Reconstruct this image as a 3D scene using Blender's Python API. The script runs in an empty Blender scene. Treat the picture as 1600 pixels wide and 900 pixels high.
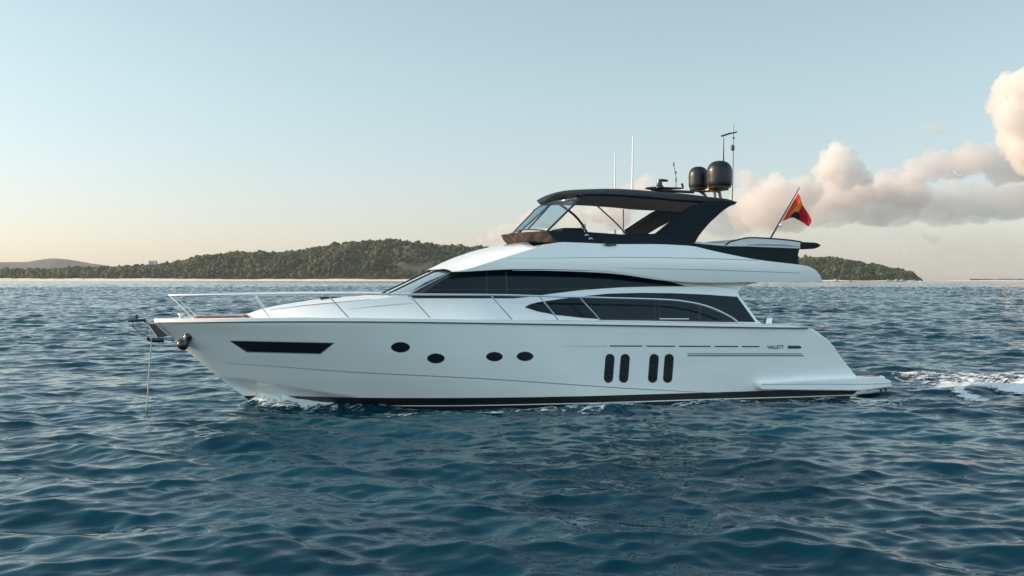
import bpy, bmesh, math, random
import numpy as np
from mathutils import Vector, Matrix, noise
from mathutils.geometry import delaunay_2d_cdt

# ------------------------------------------------------------------ camera, sky, sun, exposure
sc = bpy.context.scene
COL = sc.collection
R = math.radians
YAW = R(14.0)                       # the yacht lies along X; the camera looks 14 degrees past its beam
FPX, HZ, CX0 = 1556.0, 437.3, 800.0     # focal length in pixels of the 1600 px frame, horizon row
VIEW = np.array([math.sin(YAW), math.cos(YAW), 0.0])
RIGHT = np.array([math.cos(YAW), -math.sin(YAW), 0.0])
CAM = -29.5 * VIEW + np.array([0, 0, 3.52])

cam_d = bpy.data.cameras.new('camera')
cam = bpy.data.objects.new('camera', cam_d)
COL.objects.link(cam)
cam.location = CAM
cam.rotation_euler = (math.pi / 2, 0, -YAW)
cam_d.sensor_width = 36.0
cam_d.lens = FPX * 36.0 / 1600.0
cam_d.shift_y = -(450.0 - HZ) / 1600.0
cam_d.clip_start = 0.5
cam_d.clip_end = 60000
sc.camera = cam

SUN_EL, SUN_AZ = R(19.0), R(-71.0)       # azimuth clockwise from +Y
SUN_DIR = Vector((math.sin(SUN_AZ) * math.cos(SUN_EL), math.cos(SUN_AZ) * math.cos(SUN_EL), math.sin(SUN_EL)))
world = bpy.data.worlds.new('World')
sc.world = world
world.use_nodes = True
wn = world.node_tree
sky = wn.nodes.new('ShaderNodeTexSky')
sky.sky_type = 'NISHITA'
sky.sun_disc = False
sky.sun_elevation = SUN_EL
sky.sun_rotation = SUN_AZ % (2 * math.pi)
sky.altitude = 0
sky.air_density = 1.0
sky.dust_density = 1.0
sky.ozone_density = 1.5
bg = wn.nodes['Background']
hs = wn.nodes.new('ShaderNodeHueSaturation')
hs.inputs['Saturation'].default_value = 0.95
gm = wn.nodes.new('ShaderNodeGamma')
gm.inputs['Gamma'].default_value = 0.76
tn = wn.nodes.new('ShaderNodeVectorMath')
tn.operation = 'MULTIPLY'
tn.inputs[1].default_value = (1.25, 1.25, 1.12)
wn.links.new(sky.outputs[0], hs.inputs['Color'])
wn.links.new(hs.outputs[0], gm.inputs['Color'])
wn.links.new(gm.outputs[0], tn.inputs[0])
wtc = wn.nodes.new('ShaderNodeTexCoord')
wsep = wn.nodes.new('ShaderNodeSeparateXYZ')
wn.links.new(wtc.outputs['Generated'], wsep.inputs[0])
wmr = wn.nodes.new('ShaderNodeMapRange')
wmr.interpolation_type = 'SMOOTHSTEP'
wmr.inputs['From Min'].default_value = 0.0
wmr.inputs['From Max'].default_value = 0.24
wn.links.new(wsep.outputs[2], wmr.inputs['Value'])
wmx = wn.nodes.new('ShaderNodeMix')
wmx.data_type = 'VECTOR'
wmx.inputs[4].default_value = (0.95, 0.90, 1.07)     # warmer air low down
wmx.inputs[5].default_value = (1.05, 1.07, 1.06)
wn.links.new(wmr.outputs[0], wmx.inputs[0])
tn2 = wn.nodes.new('ShaderNodeVectorMath')
tn2.operation = 'MULTIPLY'
wn.links.new(tn.outputs[0], tn2.inputs[0])
wn.links.new(wmx.outputs[1], tn2.inputs[1])
wdot = wn.nodes.new('ShaderNodeVectorMath')          # sky behind the camera brightened: added fill for the shaded port hull
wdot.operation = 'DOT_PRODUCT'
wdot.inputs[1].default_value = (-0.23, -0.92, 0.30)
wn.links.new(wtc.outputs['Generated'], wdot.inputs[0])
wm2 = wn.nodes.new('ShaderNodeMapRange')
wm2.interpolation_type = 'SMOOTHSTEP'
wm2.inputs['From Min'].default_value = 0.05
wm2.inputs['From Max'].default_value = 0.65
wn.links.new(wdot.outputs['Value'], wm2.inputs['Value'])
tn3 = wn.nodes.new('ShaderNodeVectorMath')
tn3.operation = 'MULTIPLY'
wfill = wn.nodes.new('ShaderNodeMix')
wfill.data_type = 'VECTOR'
wfill.inputs[4].default_value = (1, 1, 1)
wfill.inputs[5].default_value = (1.86, 1.95, 1.95)
wn.links.new(wm2.outputs[0], wfill.inputs[0])
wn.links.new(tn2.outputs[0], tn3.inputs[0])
wn.links.new(wfill.outputs[1], tn3.inputs[1])
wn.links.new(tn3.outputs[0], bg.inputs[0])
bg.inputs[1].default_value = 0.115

sun_d = bpy.data.lights.new('sun', 'SUN')
sun_d.energy = 3.8
sun_d.angle = R(0.5)
sun_d.color = (1.0, 0.75, 0.55)
sun = bpy.data.objects.new('sun', sun_d)
COL.objects.link(sun)
sun.location = (-40, 10, 30)
sun.rotation_euler = SUN_DIR.to_track_quat('Z', 'Y').to_euler()

sc.view_settings.view_transform = 'Standard'
sc.view_settings.look = 'None'
sc.view_settings.exposure = 0.9
sc.view_settings.gamma = 1.0
sc.view_settings.use_curve_mapping = False
sc.render.engine = 'CYCLES'
cy = sc.cycles
cy.use_denoising = True
cy.max_bounces = 12
cy.diffuse_bounces = 3
cy.glossy_bounces = 4
cy.transmission_bounces = 6
cy.transparent_max_bounces = 12
cy.volume_bounces = 8
cy.caustics_reflective = False
cy.caustics_refractive = False
cy.sample_clamp_indirect = 6.0

rng = np.random.default_rng(7)
random.seed(7)

# ------------------------------------------------------------------ helpers: where a traced point lies on a real surface
def rays(pts):
    p = np.atleast_2d(np.array(pts, float))
    return VIEW[None] + RIGHT[None] * ((p[:, :1] - CX0) / FPX) + np.array([[0, 0, 1.0]]) * ((HZ - p[:, 1:2]) / FPX)

def on_y(pts, y):
    d = rays(pts)
    t = (np.asarray(y) - CAM[1]) / d[:, 1]
    return CAM[None] + d * t[:, None]

def on_z(pts, z):
    d = rays(pts)
    t = (z - CAM[2]) / d[:, 2]
    return CAM[None] + d * t[:, None]

def on_surf(pts, S):
    """first point along each ray on the port surface y = -S(x, z)"""
    d = rays(pts)
    lo = (-3.4 - CAM[1]) / d[:, 1]
    hi = (0.0 - CAM[1]) / d[:, 1]
    for _ in range(42):
        m = 0.5 * (lo + hi)
        P = CAM[None] + d * m[:, None]
        f = P[:, 1] + S(P[:, 0], P[:, 2])
        hi = np.where(f > 0, m, hi)
        lo = np.where(f > 0, lo, m)
    return CAM[None] + d * (0.5 * (lo + hi))[:, None]

def project(P):
    P = np.atleast_2d(P)
    q = P - CAM[None]
    dep = q @ VIEW
    return np.stack([CX0 + FPX * (q @ RIGHT) / dep, HZ - FPX * q[:, 2] / dep], 1)

def smooth_line(pts, n):
    """Catmull-Rom through pts, n samples by chord length"""
    P = np.array(pts, float)
    if len(P) == 2:
        t = np.linspace(0, 1, n)[:, None]
        return P[0] * (1 - t) + P[1] * t
    Q = np.vstack([2 * P[0] - P[1], P, 2 * P[-1] - P[-2]])
    L = np.r_[0, np.cumsum(np.linalg.norm(np.diff(P, axis=0), axis=1))]
    out = []
    for s in np.linspace(0, L[-1], n):
        k = min(np.searchsorted(L, s, side='right') - 1, len(P) - 2)
        t = (s - L[k]) / max(L[k + 1] - L[k], 1e-9)
        a, b, c, d = Q[k], Q[k + 1], Q[k + 2], Q[k + 3]
        out.append(0.5 * (2 * b + (c - a) * t + (2 * a - 5 * b + 4 * c - d) * t * t + (-a + 3 * b - 3 * c + d) * t ** 3))
    return np.array(out)

def dense(pts, step, closed=True):
    out = []
    n = len(pts)
    for i in range(n if closed else n - 1):
        a, b = np.array(pts[i], float), np.array(pts[(i + 1) % n], float)
        k = max(1, int(np.linalg.norm(b - a) / step))
        for j in range(k):
            out.append(a + (b - a) * j / k)
    if not closed:
        out.append(np.array(pts[-1], float))
    return np.array(out)

def prof(pts, y, k=60):
    """traced line on the plane y = const as z(x)"""
    q = on_y(smooth_line(pts, k), y)
    o = np.argsort(q[:, 0])
    xs, zs = q[o, 0], q[o, 2]
    return lambda x: np.interp(x, xs, zs)

# ------------------------------------------------------------------ helpers: materials
def mat(name, col, rough=0.5, metal=0.0, coat=0.0, var=0.0, vscale=4.0, bump=0.0, bscale=40.0, spec=0.5, trans=0.0, ior=1.5, sheen=0.0):
    m = bpy.data.materials.new(name)
    m.use_nodes = True
    nt = m.node_tree
    p = nt.nodes['Principled BSDF']
    p.inputs['Base Color'].default_value = (*col, 1)
    p.inputs['Roughness'].default_value = rough
    p.inputs['Metallic'].default_value = metal
    p.inputs['Coat Weight'].default_value = coat
    p.inputs['Coat Roughness'].default_value = 0.06
    p.inputs['Specular IOR Level'].default_value = spec
    p.inputs['Transmission Weight'].default_value = trans
    p.inputs['IOR'].default_value = ior
    p.inputs['Sheen Weight'].default_value = sheen
    if var or bump:
        tc = nt.nodes.new('ShaderNodeTexCoord')
        if var:
            n = nt.nodes.new('ShaderNodeTexNoise')
            n.inputs['Scale'].default_value = vscale
            n.inputs['Detail'].default_value = 6
            nt.links.new(tc.outputs['Object'], n.inputs['Vector'])
            mr = nt.nodes.new('ShaderNodeMapRange')
            mr.inputs['From Min'].default_value = 0.3
            mr.inputs['From Max'].default_value = 0.7
            mr.inputs['To Min'].default_value = 1 - var
            mr.inputs['To Max'].default_value = 1 + var
            nt.links.new(n.outputs[0], mr.inputs['Value'])
            mx = nt.nodes.new('ShaderNodeVectorMath')
            mx.operation = 'SCALE'
            mx.inputs[0].default_value = col
            nt.links.new(mr.outputs[0], mx.inputs['Scale'])
            nt.links.new(mx.outputs[0], p.inputs['Base Color'])
            ra = nt.nodes.new('ShaderNodeMapRange')
            ra.inputs['To Min'].default_value = max(0.02, rough * 0.8)
            ra.inputs['To Max'].default_value = min(1, rough * 1.25)
            nt.links.new(n.outputs[0], ra.inputs['Value'])
            nt.links.new(ra.outputs[0], p.inputs['Roughness'])
        if bump:
            n2 = nt.nodes.new('ShaderNodeTexNoise')
            n2.inputs['Scale'].default_value = bscale
            n2.inputs['Detail'].default_value = 4
            nt.links.new(tc.outputs['Object'], n2.inputs['Vector'])
            b = nt.nodes.new('ShaderNodeBump')
            b.inputs['Strength'].default_value = bump
            b.inputs['Distance'].default_value = 0.02
            nt.links.new(n2.outputs[0], b.inputs['Height'])
            nt.links.new(b.outputs[0], p.inputs['Normal'])
    return m

M = {}
M['gel'] = mat('white_gelcoat', (0.84, 0.84, 0.82), 0.14, coat=0.8, var=0.025, vscale=0.8)
M['deckwhite'] = mat('nonskid_deck', (0.70, 0.69, 0.66), 0.55, var=0.05, vscale=6, bump=0.2, bscale=120)
M['black'] = mat('black_paint', (0.008, 0.009, 0.011), 0.25, coat=0.3)
M['antifoul'] = mat('antifouling', (0.010, 0.011, 0.013), 0.4, var=0.2, vscale=3)
M['rubber'] = mat('rub_rail', (0.045, 0.055, 0.062), 0.5)
M['groove'] = mat('hull_groove', (0.24, 0.26, 0.27), 0.4)
M['stripe'] = mat('hull_stripe', (0.05, 0.065, 0.075), 0.3)
M['glass'] = mat('tinted_glass', (0.002, 0.008, 0.014), 0.04, spec=0.24)
M['screen'] = mat('mirror_tint_glass', (0.34, 0.42, 0.46), 0.05, metal=0.75)
M['glass2'] = mat('saloon_glass', (0.007, 0.014, 0.019), 0.05, spec=0.24)
M['frame'] = mat('window_frame', (0.005, 0.006, 0.008), 0.3)
M['navy'] = mat('navy_fabric', (0.006, 0.012, 0.018), 0.75, spec=0.25, var=0.15, vscale=5, bump=0.25, bscale=30)
M['navyshell'] = mat('navy_shell', (0.004, 0.006, 0.010), 0.55, spec=0.22, var=0.1)
M['blind'] = mat('grey_blind', (0.030, 0.030, 0.036), 0.8, var=0.1)
M['valance'] = mat('headliner', (0.055, 0.062, 0.075), 0.8, var=0.08)
M['cover'] = mat('brown_cover', (0.024, 0.015, 0.012), 0.85, var=0.25, vscale=4, bump=0.5, bscale=6)
M['steel'] = mat('polished_steel', (0.80, 0.80, 0.79), 0.34, metal=0.85)
M['stanch_shade'] = mat('stanchion_steel_shaded', (0.52, 0.52, 0.52), 0.25, metal=1.0)  # same steel, darkened: shade on the stanchions aft of the bow
M['tube'] = mat('dark_tube', (0.012, 0.013, 0.016), 0.3, coat=0.3)
M['radome'] = mat('radome_shell', (0.009, 0.011, 0.015), 0.42, coat=0.15, spec=0.35)
M['bronze'] = mat('mount_metal', (0.20, 0.15, 0.11), 0.35, metal=0.7)
M['whitepl'] = mat('white_plastic', (0.72, 0.72, 0.70), 0.35)
M['teak'] = mat('teak', (0.22, 0.085, 0.050), 0.6, var=0.25, vscale=7)
M['grey'] = mat('grey_deck', (0.10, 0.115, 0.125), 0.6, var=0.1, vscale=8)
M['anchor'] = mat('anchor_black', (0.010, 0.011, 0.012), 0.3, coat=0.3, bump=0.4, bscale=12)
M['rope'] = mat('rope', (0.42, 0.42, 0.36), 0.8, bump=0.6, bscale=60)
M['seat'] = mat('seat_vinyl', (0.62, 0.63, 0.63), 0.5, var=0.04)

def clear_mat(name, tint, mixf):
    m = bpy.data.materials.new(name)
    m.use_nodes = True
    nt = m.node_tree
    nt.nodes.remove(nt.nodes['Principled BSDF'])
    out = nt.nodes['Material Output']
    tr = nt.nodes.new('ShaderNodeBsdfTransparent')
    tr.inputs[0].default_value = (*tint, 1)
    gl = nt.nodes.new('ShaderNodeBsdfGlossy')
    gl.inputs['Roughness'].default_value = 0.08
    gl.inputs[0].default_value = (0.9, 0.95, 1, 1)
    mx = nt.nodes.new('ShaderNodeMixShader')
    mx.inputs[0].default_value = mixf
    nt.links.new(tr.outputs[0], mx.inputs[1])
    nt.links.new(gl.outputs[0], mx.inputs[2])
    nt.links.new(mx.outputs[0], out.inputs[0])
    return m
M['vinyl'] = clear_mat('clear_vinyl', (0.76, 0.85, 0.89), 0.13)

# ------------------------------------------------------------------ helpers: objects
def link(name, verts, faces, m, parent=None, smooth=True, angle=40):
    me = bpy.data.meshes.new(name)
    me.from_pydata([tuple(map(float, v)) for v in verts], [], [tuple(map(int, f)) for f in faces])
    me.update()
    if m is not None:
        me.materials.append(m)
    if smooth:
        me.polygons.foreach_set('use_smooth', [True] * len(me.polygons))
        me.set_sharp_from_angle(angle=R(angle))
    o = bpy.data.objects.new(name, me)
    COL.objects.link(o)
    if parent:
        o.parent = parent
    return o

def fast_mesh(name, V, F, m, parent=None, smooth=True):
    """V (n,3), F (k,3|4) numpy arrays"""
    V = np.asarray(V, np.float32)
    F = np.asarray(F, np.int32)
    me = bpy.data.meshes.new(name)
    me.vertices.add(len(V))
    me.vertices.foreach_set('co', V.ravel())
    k = F.shape[1]
    me.loops.add(F.size)
    me.loops.foreach_set('vertex_index', F.ravel())
    me.polygons.add(len(F))
    me.polygons.foreach_set('loop_start', np.arange(0, F.size, k, dtype=np.int32))
    me.polygons.foreach_set('loop_total', np.full(len(F), k, np.int32))
    if smooth:
        me.polygons.foreach_set('use_smooth', np.ones(len(F), bool))
    me.update(calc_edges=True)
    me.materials.append(m)
    o = bpy.data.objects.new(name, me)
    COL.objects.link(o)
    if parent:
        o.parent = parent
    return o

def tag(o, label=None, cat=None, group=None, kind=None):
    if label: o['label'] = label
    if cat: o['category'] = cat
    if group: o['group'] = group
    if kind: o['kind'] = kind
    return o

def empty(name, loc=(0, 0, 0)):
    o = bpy.data.objects.new(name, None)
    o.empty_display_size = 0.5
    o.location = loc
    COL.objects.link(o)
    return o

class MB:
    """collects shapes into one mesh"""
    def __init__(s):
        s.v, s.f = [], []
    def add(s, v, f):
        o = len(s.v)
        s.v += [tuple(map(float, p)) for p in v]
        s.f += [tuple(int(i) + o for i in q) for q in f]
        return s
    def grid(s, G, close_u=False):
        G = np.asarray(G, float)
        a, b = G.shape[:2]
        f = []
        for i in range(a - 1):
            for j in range(b - 1 + (1 if close_u else 0)):
                k = (j + 1) % b
                f.append((i * b + j, i * b + k, (i + 1) * b + k, (i + 1) * b + j))
        return s.add(G.reshape(-1, 3), f)
    def tube(s, P, r, n=10, cap=True):
        P = np.array(P, float)
        rr = np.broadcast_to(np.asarray(r, float), (len(P),))
        T = np.gradient(P, axis=0)
        T /= np.linalg.norm(T, axis=1)[:, None] + 1e-12
        up = np.array([0, 0, 1.0]) if abs(T[0, 2]) < 0.9 else np.array([0, 1.0, 0])
        rings = []
        for p, t, q in zip(P, T, rr):
            a = np.cross(t, up); a /= np.linalg.norm(a) + 1e-12
            b = np.cross(a, t)
            an = np.linspace(0, 2 * np.pi, n, endpoint=False)
            rings.append(p + q * (np.cos(an)[:, None] * a + np.sin(an)[:, None] * b))
        s.grid(np.array(rings), close_u=True)
        if cap:
            o = len(s.v) - n * len(P)
            s.f.append(tuple(range(o + n - 1, o - 1, -1)))
            e = o + n * (len(P) - 1)
            s.f.append(tuple(range(e, e + n)))
        return s
    def lathe(s, c, prof_rz, n=28, axis=(0, 0, 1)):
        ax = Vector(axis).normalized()
        q = Vector((0, 0, 1)).rotation_difference(ax)
        rings = []
        for r, z in prof_rz:
            rings.append([tuple(Vector(c) + q @ Vector((r * math.cos(2 * math.pi * i / n), r * math.sin(2 * math.pi * i / n), z))) for i in range(n)])
        s.grid(np.array(rings), close_u=True)
        o = len(s.v) - n * len(prof_rz)
        s.f.append(tuple(range(o + n - 1, o - 1, -1)))
        e = o + n * (len(prof_rz) - 1)
        s.f.append(tuple(range(e, e + n)))
        return s
    def box(s, c, d, rz=0.0):
        cx, cy_, cz = c
        v = []
        for k in (-1, 1):
            for j in (-1, 1):
                for i in (-1, 1):
                    x, y = i * d[0] / 2, j * d[1] / 2
                    v.append((cx + x * math.cos(rz) - y * math.sin(rz), cy_ + x * math.sin(rz) + y * math.cos(rz), cz + k * d[2] / 2))
        return s.add(v, [(0, 2, 3, 1), (4, 5, 7, 6), (0, 1, 5, 4), (2, 6, 7, 3), (0, 4, 6, 2), (1, 3, 7, 5)])
    def mirror(s):
        n = len(s.v)
        s.v += [(x, -y, z) for x, y, z in s.v]
        s.f += [tuple(i + n for i in reversed(q)) for q in s.f]
        return s
    def build(s, name, m, parent=None, smooth=True, angle=40, bevel=0.0, seg=2):
        o = link(name, s.v, s.f, m, parent, smooth, angle)
        bm = bmesh.new(); bm.from_mesh(o.data)
        bmesh.ops.recalc_face_normals(bm, faces=bm.faces)
        bm.to_mesh(o.data); bm.free()
        if bevel:
            b = o.modifiers.new('bevel', 'BEVEL')
            b.width = bevel; b.segments = seg; b.limit_method = 'ANGLE'; b.angle_limit = R(35)
        return o

def mirrored(o):
    """a starboard twin of a port part"""
    c = o.copy()
    c.data = o.data.copy()
    COL.objects.link(c)
    c.data.transform(Matrix.Diagonal((1, -1, 1, 1)))
    c.data.flip_normals()
    return c

def polypatch(name, outline, S, m, parent, eps=0.006, thick=0.03, step=6.0, mirror=False, angle=40, flip=1):
    """a plate of real thickness following the surface y = -S, its outline traced as a polygon"""
    ob = dense(outline, step)
    n = len(ob)
    mn, mx = ob.min(0), ob.max(0)
    # interior grid points
    poly = ob
    gx, gy = np.meshgrid(np.arange(mn[0] + step, mx[0], step), np.arange(mn[1] + step, mx[1], step))
    g = np.stack([gx.ravel(), gy.ravel()], 1)
    def inside(p):
        c = np.zeros(len(p), bool)
        j = len(poly) - 1
        for i in range(len(poly)):
            a, b = poly[i], poly[j]
            k = ((a[1] > p[:, 1]) != (b[1] > p[:, 1]))
            xx = (b[0] - a[0]) * (p[:, 1] - a[1]) / (b[1] - a[1] + 1e-12) + a[0]
            c ^= k & (p[:, 0] < xx)
            j = i
        return c
    if len(g):
        g = g[inside(g)]
    if len(g):
        dd = np.min(np.linalg.norm(g[:, None] - ob[None], axis=2), axis=1)
        g = g[dd > step * 0.45]
    allp = np.vstack([ob, g]) if len(g) else ob
    res = delaunay_2d_cdt([Vector(p) for p in allp], [], [list(range(n))], 1, 1e-4)
    P2 = np.array([tuple(v) for v in res[0]])
    P3 = on_surf(P2, S)
    P3[:, 1] -= eps
    faces = [tuple(f) for f in res[2]]
    bm = bmesh.new()
    vs = [bm.verts.new(p) for p in P3]
    for f in faces:
        try: bm.faces.new([vs[i] for i in f])
        except ValueError: pass
    bmesh.ops.recalc_face_normals(bm, faces=bm.faces)
    bm.faces.ensure_lookup_table()
    if sum(f.normal.y for f in bm.faces) > 0:
        bmesh.ops.reverse_faces(bm, faces=bm.faces)
    if thick:
        be = [e for e in bm.edges if len(e.link_faces) == 1]
        r = bmesh.ops.extrude_edge_only(bm, edges=be)
        for v in [q for q in r['geom'] if isinstance(q, bmesh.types.BMVert)]:
            v.co.y += thick
        bmesh.ops.recalc_face_normals(bm, faces=bm.faces)
        if sum(f.normal.y * f.calc_area() for f in bm.faces) > 0:
            bmesh.ops.reverse_faces(bm, faces=bm.faces)
    me = bpy.data.meshes.new(name)
    bm.to_mesh(me); bm.free()
    me.materials.append(m)
    me.polygons.foreach_set('use_smooth', [True] * len(me.polygons))
    me.set_sharp_from_angle(angle=R(angle))
    o = bpy.data.objects.new(name, me)
    COL.objects.link(o)
    o.parent = parent
    if mirror:
        mirrored(o)
    return o

def strip(name, line, w, S, m, parent, eps=0.006, thick=0.012, n=60, mirror=False):
    """a thin raised band along a traced line; w in traced pixels"""
    L = smooth_line(line, n)
    T = np.gradient(L, axis=0)
    T /= np.linalg.norm(T, axis=1)[:, None]
    N = np.stack([-T[:, 1], T[:, 0]], 1)
    ww = np.broadcast_to(np.asarray(w, float), (n,))[:, None] / 2
    a, b = on_surf(L - N * ww, S), on_surf(L + N * ww, S)
    a[:, 1] -= eps; b[:, 1] -= eps
    a2, b2 = a.copy(), b.copy()
    a2[:, 1] += thick; b2[:, 1] += thick
    mb = MB().grid(np.stack([a2, a, b, b2], 1))
    o = mb.build(name, m, parent)
    if mirror: mirrored(o)
    return o

def prism(name, outline, y0, width, m, parent, bevel=0.01, smooth=True):
    """outline traced on the plane y = y0, extruded along +Y by width"""
    P = on_y(outline, y0)
    Q = P.copy(); Q[:, 1] += width
    n = len(P)
    f = [tuple(range(n)), tuple(range(2 * n - 1, n - 1, -1))]
    f += [(i, i + n, (i + 1) % n + n, (i + 1) % n) for i in range(n)]
    return MB().add(np.vstack([P, Q]), f).build(name, m, parent, smooth, 35, bevel)

def tube_on(line, y, r, n=30):
    return on_y(smooth_line(line, n), y)

# ------------------------------------------------------------------ hull form
def smst(a, b, x):
    t = np.clip((x - a) / (b - a), 0, 1)
    return t * t * (3 - 2 * t)
stem_px = [(241, 504.5), (262, 521), (300, 555), (340, 589), (370, 611), (395, 630)]
_st = on_y(stem_px, 0.0)
_o = np.argsort(_st[:, 2])
_sz = np.r_[-0.9, _st[_o, 2]]
_sx = np.r_[_st[_o, 0][0] + 1.5, _st[_o, 0]]
def x_stem(z): return np.interp(z, _sz, _sx)
def b0(x, z):
    """half beam without the chine"""
    t = np.clip(z / 2.45, 0, 1)
    bm = 2.32 + 0.28 * t
    u = np.clip((x - x_stem(z)) / (10.0 - 0.3 * t), 0, 1)
    a = 1.9 + 0.5 * t
    c = 1.05 - 0.30 * t
    F = (1 - (1 - u) ** a) ** c
    return bm * F * (1 - 0.05 * np.clip((x - 4) / 7, 0, 1) ** 2)
def b_sheer(x): return b0(x, np.full_like(np.asarray(x, float), 2.45))
S_sheer = lambda x, z: b_sheer(x)
chine_px = [(342, 588), (380, 592), (417, 598), (480, 608.5), (540, 618), (580, 624), (625, 630)]
_cp = on_surf(smooth_line(chine_px, 30), b0)
def z_chine(x): return np.interp(x, _cp[:, 0], _cp[:, 2], left=_cp[0, 2], right=-0.5)
def S_hull(x, z):
    k = np.clip(z_chine(x) - z, 0, 1.2)
    b = b0(x, z)
    return np.maximum(b * (1 - 1.1 * k / (b + 0.35)), 0.25 * b)
rub_px = [(241, 504.5), (300, 504.3), (420, 503), (560, 503), (700, 504.5), (960, 508.5), (1100, 510.7), (1200, 512.3), (1262, 513)]
_rp = on_surf(smooth_line(rub_px, 80), S_sheer)
def z_rub(x): return np.interp(x, _rp[:, 0], _rp[:, 2])
stern_px = [(1256, 507), (1262, 512.5), (1280, 524), (1296, 536), (1308, 549), (1320, 565), (1333, 580), (1342, 590), (1345, 611), (1338, 617), (1322, 632)]
_sp = on_surf(smooth_line(stern_px, 40), lambda x, z: np.full_like(x, 2.42))
_o = np.argsort(_sp[:, 2])
def x_end(z): return np.interp(z, _sp[_o, 2], _sp[_o, 0])

Y = empty('motor_yacht', (0, 0, 0))
tag(Y, 'large white flybridge motor yacht with black hardtop moored side-on in the foreground', 'yacht')

def ZB(x): return 0.30 + 0 * np.asarray(x, float)
def hull_rows(zs_of_xtop, nu, nv, zfun):
    t = np.linspace(0, 1, nu)
    t = 0.45 * t ** 2 + 0.55 * t
    xt0, xt1 = float(x_stem(2.45)), float(x_end(2.4))
    G = np.zeros((nv, nu, 3))
    for j in range(nv):
        v = j / (nv - 1)
        x = xt0 + (xt1 - xt0) * t
        for _ in range(6):
            z = zfun(x, v)
            x = x_stem(z) + (x_end(z) - x_stem(z)) * t
        G[j, :, 0] = x
        G[j, :, 2] = z
        G[j, :, 1] = -S_hull(x, z)
        G[j, 0, 1] = 0
    return G

CAPH = 0.10
Gtop = hull_rows(None, 170, 64, lambda x, v: ZB(x) + (z_rub(x) - ZB(x)) * v)
hull = MB().grid(Gtop)
def open_gate(G):
    # the starboard bulwark steps down beside the cockpit
    G = np.array(G, float) * np.array([1, -1, 1])
    k = smst(6.1, 6.5, G[..., 0])
    lim = z_rub(G[..., 0]) + 0.12 - 0.62 * k
    G[..., 2] = np.minimum(G[..., 2], lim)
    return G
gg = MB().grid(open_gate(Gtop))
hull.add(gg.v, [tuple(reversed(f)) for f in gg.f])
# bulwark upstand above the rub rail, its cap and inner face
row = Gtop[-1].copy()
cap = np.stack([row + [0, 0, 0], row + [0, 0, CAPH * .6], row + [0, 0, CAPH], row + [0, 0.03, CAPH + .012], row + [0, 0.10, CAPH + .012], row + [0, 0.11, CAPH - .01], row + [0, 0.12, -0.02]])
cap[:, :, 1] = np.minimum(cap[:, :, 1], 0)
xq = float(x_end(2.1))
kq = smst(xq - 1.1, xq, row[:, 0]) ** 2                 # the cap sinks in a curve into the raked quarter
cap[1:6, :, 2] -= kq[None] * (cap[1:6, :, 2] - row[None, :, 2] + 0.02)
hull.grid(cap)
n0 = len(hull.v) - cap.shape[0] * cap.shape[1]
tmp = MB().grid(open_gate(cap))
hull.add(tmp.v, tmp.f)
H = hull.build('hull', M['gel'], Y, angle=28)
Gbot = hull_rows(None, 170, 16, lambda x, v: -0.75 + (ZB(x) + 0.75) * v)
MB().grid(Gbot).mirror().build('boot_top', M['antifoul'], Y, angle=60)
strip('pinstripe', [(500, 634.2), (600, 634.0), (700, 634), (800, 632.5), (960, 628.8), (1100, 624.2), (1240, 620.3), (1338, 617)], 1.5, S_hull, M['gel'], Y, eps=0.005, thick=0.01, mirror=True)
strip('rub_rail', rub_px, 2.0, S_sheer, M['rubber'], Y, eps=0.014, thick=0.05, n=90)
strip('knuckle_line', [(355, 567.5), (430, 572.5), (560, 582), (760, 592), (960, 605.5), (1060, 611), (1127, 614.5)], [*np.linspace(0.5, 1.3, 20), *np.full(30, 1.3), *np.linspace(1.3, 0.4, 10)], S_hull, M['groove'], Y, eps=0.004, thick=0.01)
strip('spray_rail', [(385, 600), (402, 607.5), (420, 614), (436, 619)], [*np.linspace(.5, 2, 20), *np.linspace(2, .6, 20)], S_hull, M['gel'], Y, eps=0.035, thick=0.06, n=40)

# deck and cockpit
xs = np.linspace(float(x_stem(2.45)) + 0.05, 8.6, 70)
bb = np.maximum(b_sheer(xs) - 0.10, 0.005)
zz = z_rub(xs) + 0.02
MB().grid(np.stack([np.stack([xs, e * bb, zz + 0.03 * (1 - e * e)], 1) for e in np.linspace(-1, 1, 7)])).build('deck', M['deckwhite'], Y)
xs2 = np.linspace(5.9, float(x_end(1.55)) - 0.12, 10)
MB().grid(np.stack([np.stack([xs2, e * np.full(10, 2.3), np.full(10, 1.55)], 1) for e in (-1, 1)])).build('cockpit_floor', M['teak'], Y)
# transom between the raked quarters
zt = np.linspace(0.32, 1.85, 14)
ztb = np.linspace(-0.7, 0.32, 6)
MB().grid(np.stack([np.stack([x_end(ztb) - 0.03, e * (S_hull(x_end(ztb), ztb) - 0.01), ztb], 1) for e in np.linspace(-1, 1, 9)])).build('lower_transom', M['antifoul'], Y)
tr = np.stack([np.stack([x_end(zt) - 0.03 - 0.05 * (1 - e * e), e * (S_hull(x_end(zt), zt) - 0.01), zt], 1) for e in np.linspace(-1, 1, 13)])
MB().grid(tr).build('transom', M['gel'], Y)
# quarter coaming: the thick rounded edge along the raked stern
zq = np.linspace(0.75, 2.06, 16)
q = np.stack([x_end(zq) - 0.05, -(S_hull(x_end(zq), zq) - 0.10), zq], 1)
MB().tube(q, 0.085, 10).build('stern_quarter', M['gel'], Y)
qs = q[q[:, 2] < 1.85] * [1, -1, 1]
MB().tube(qs, 0.085, 10).build('stern_quarter', M['gel'], Y)

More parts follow.
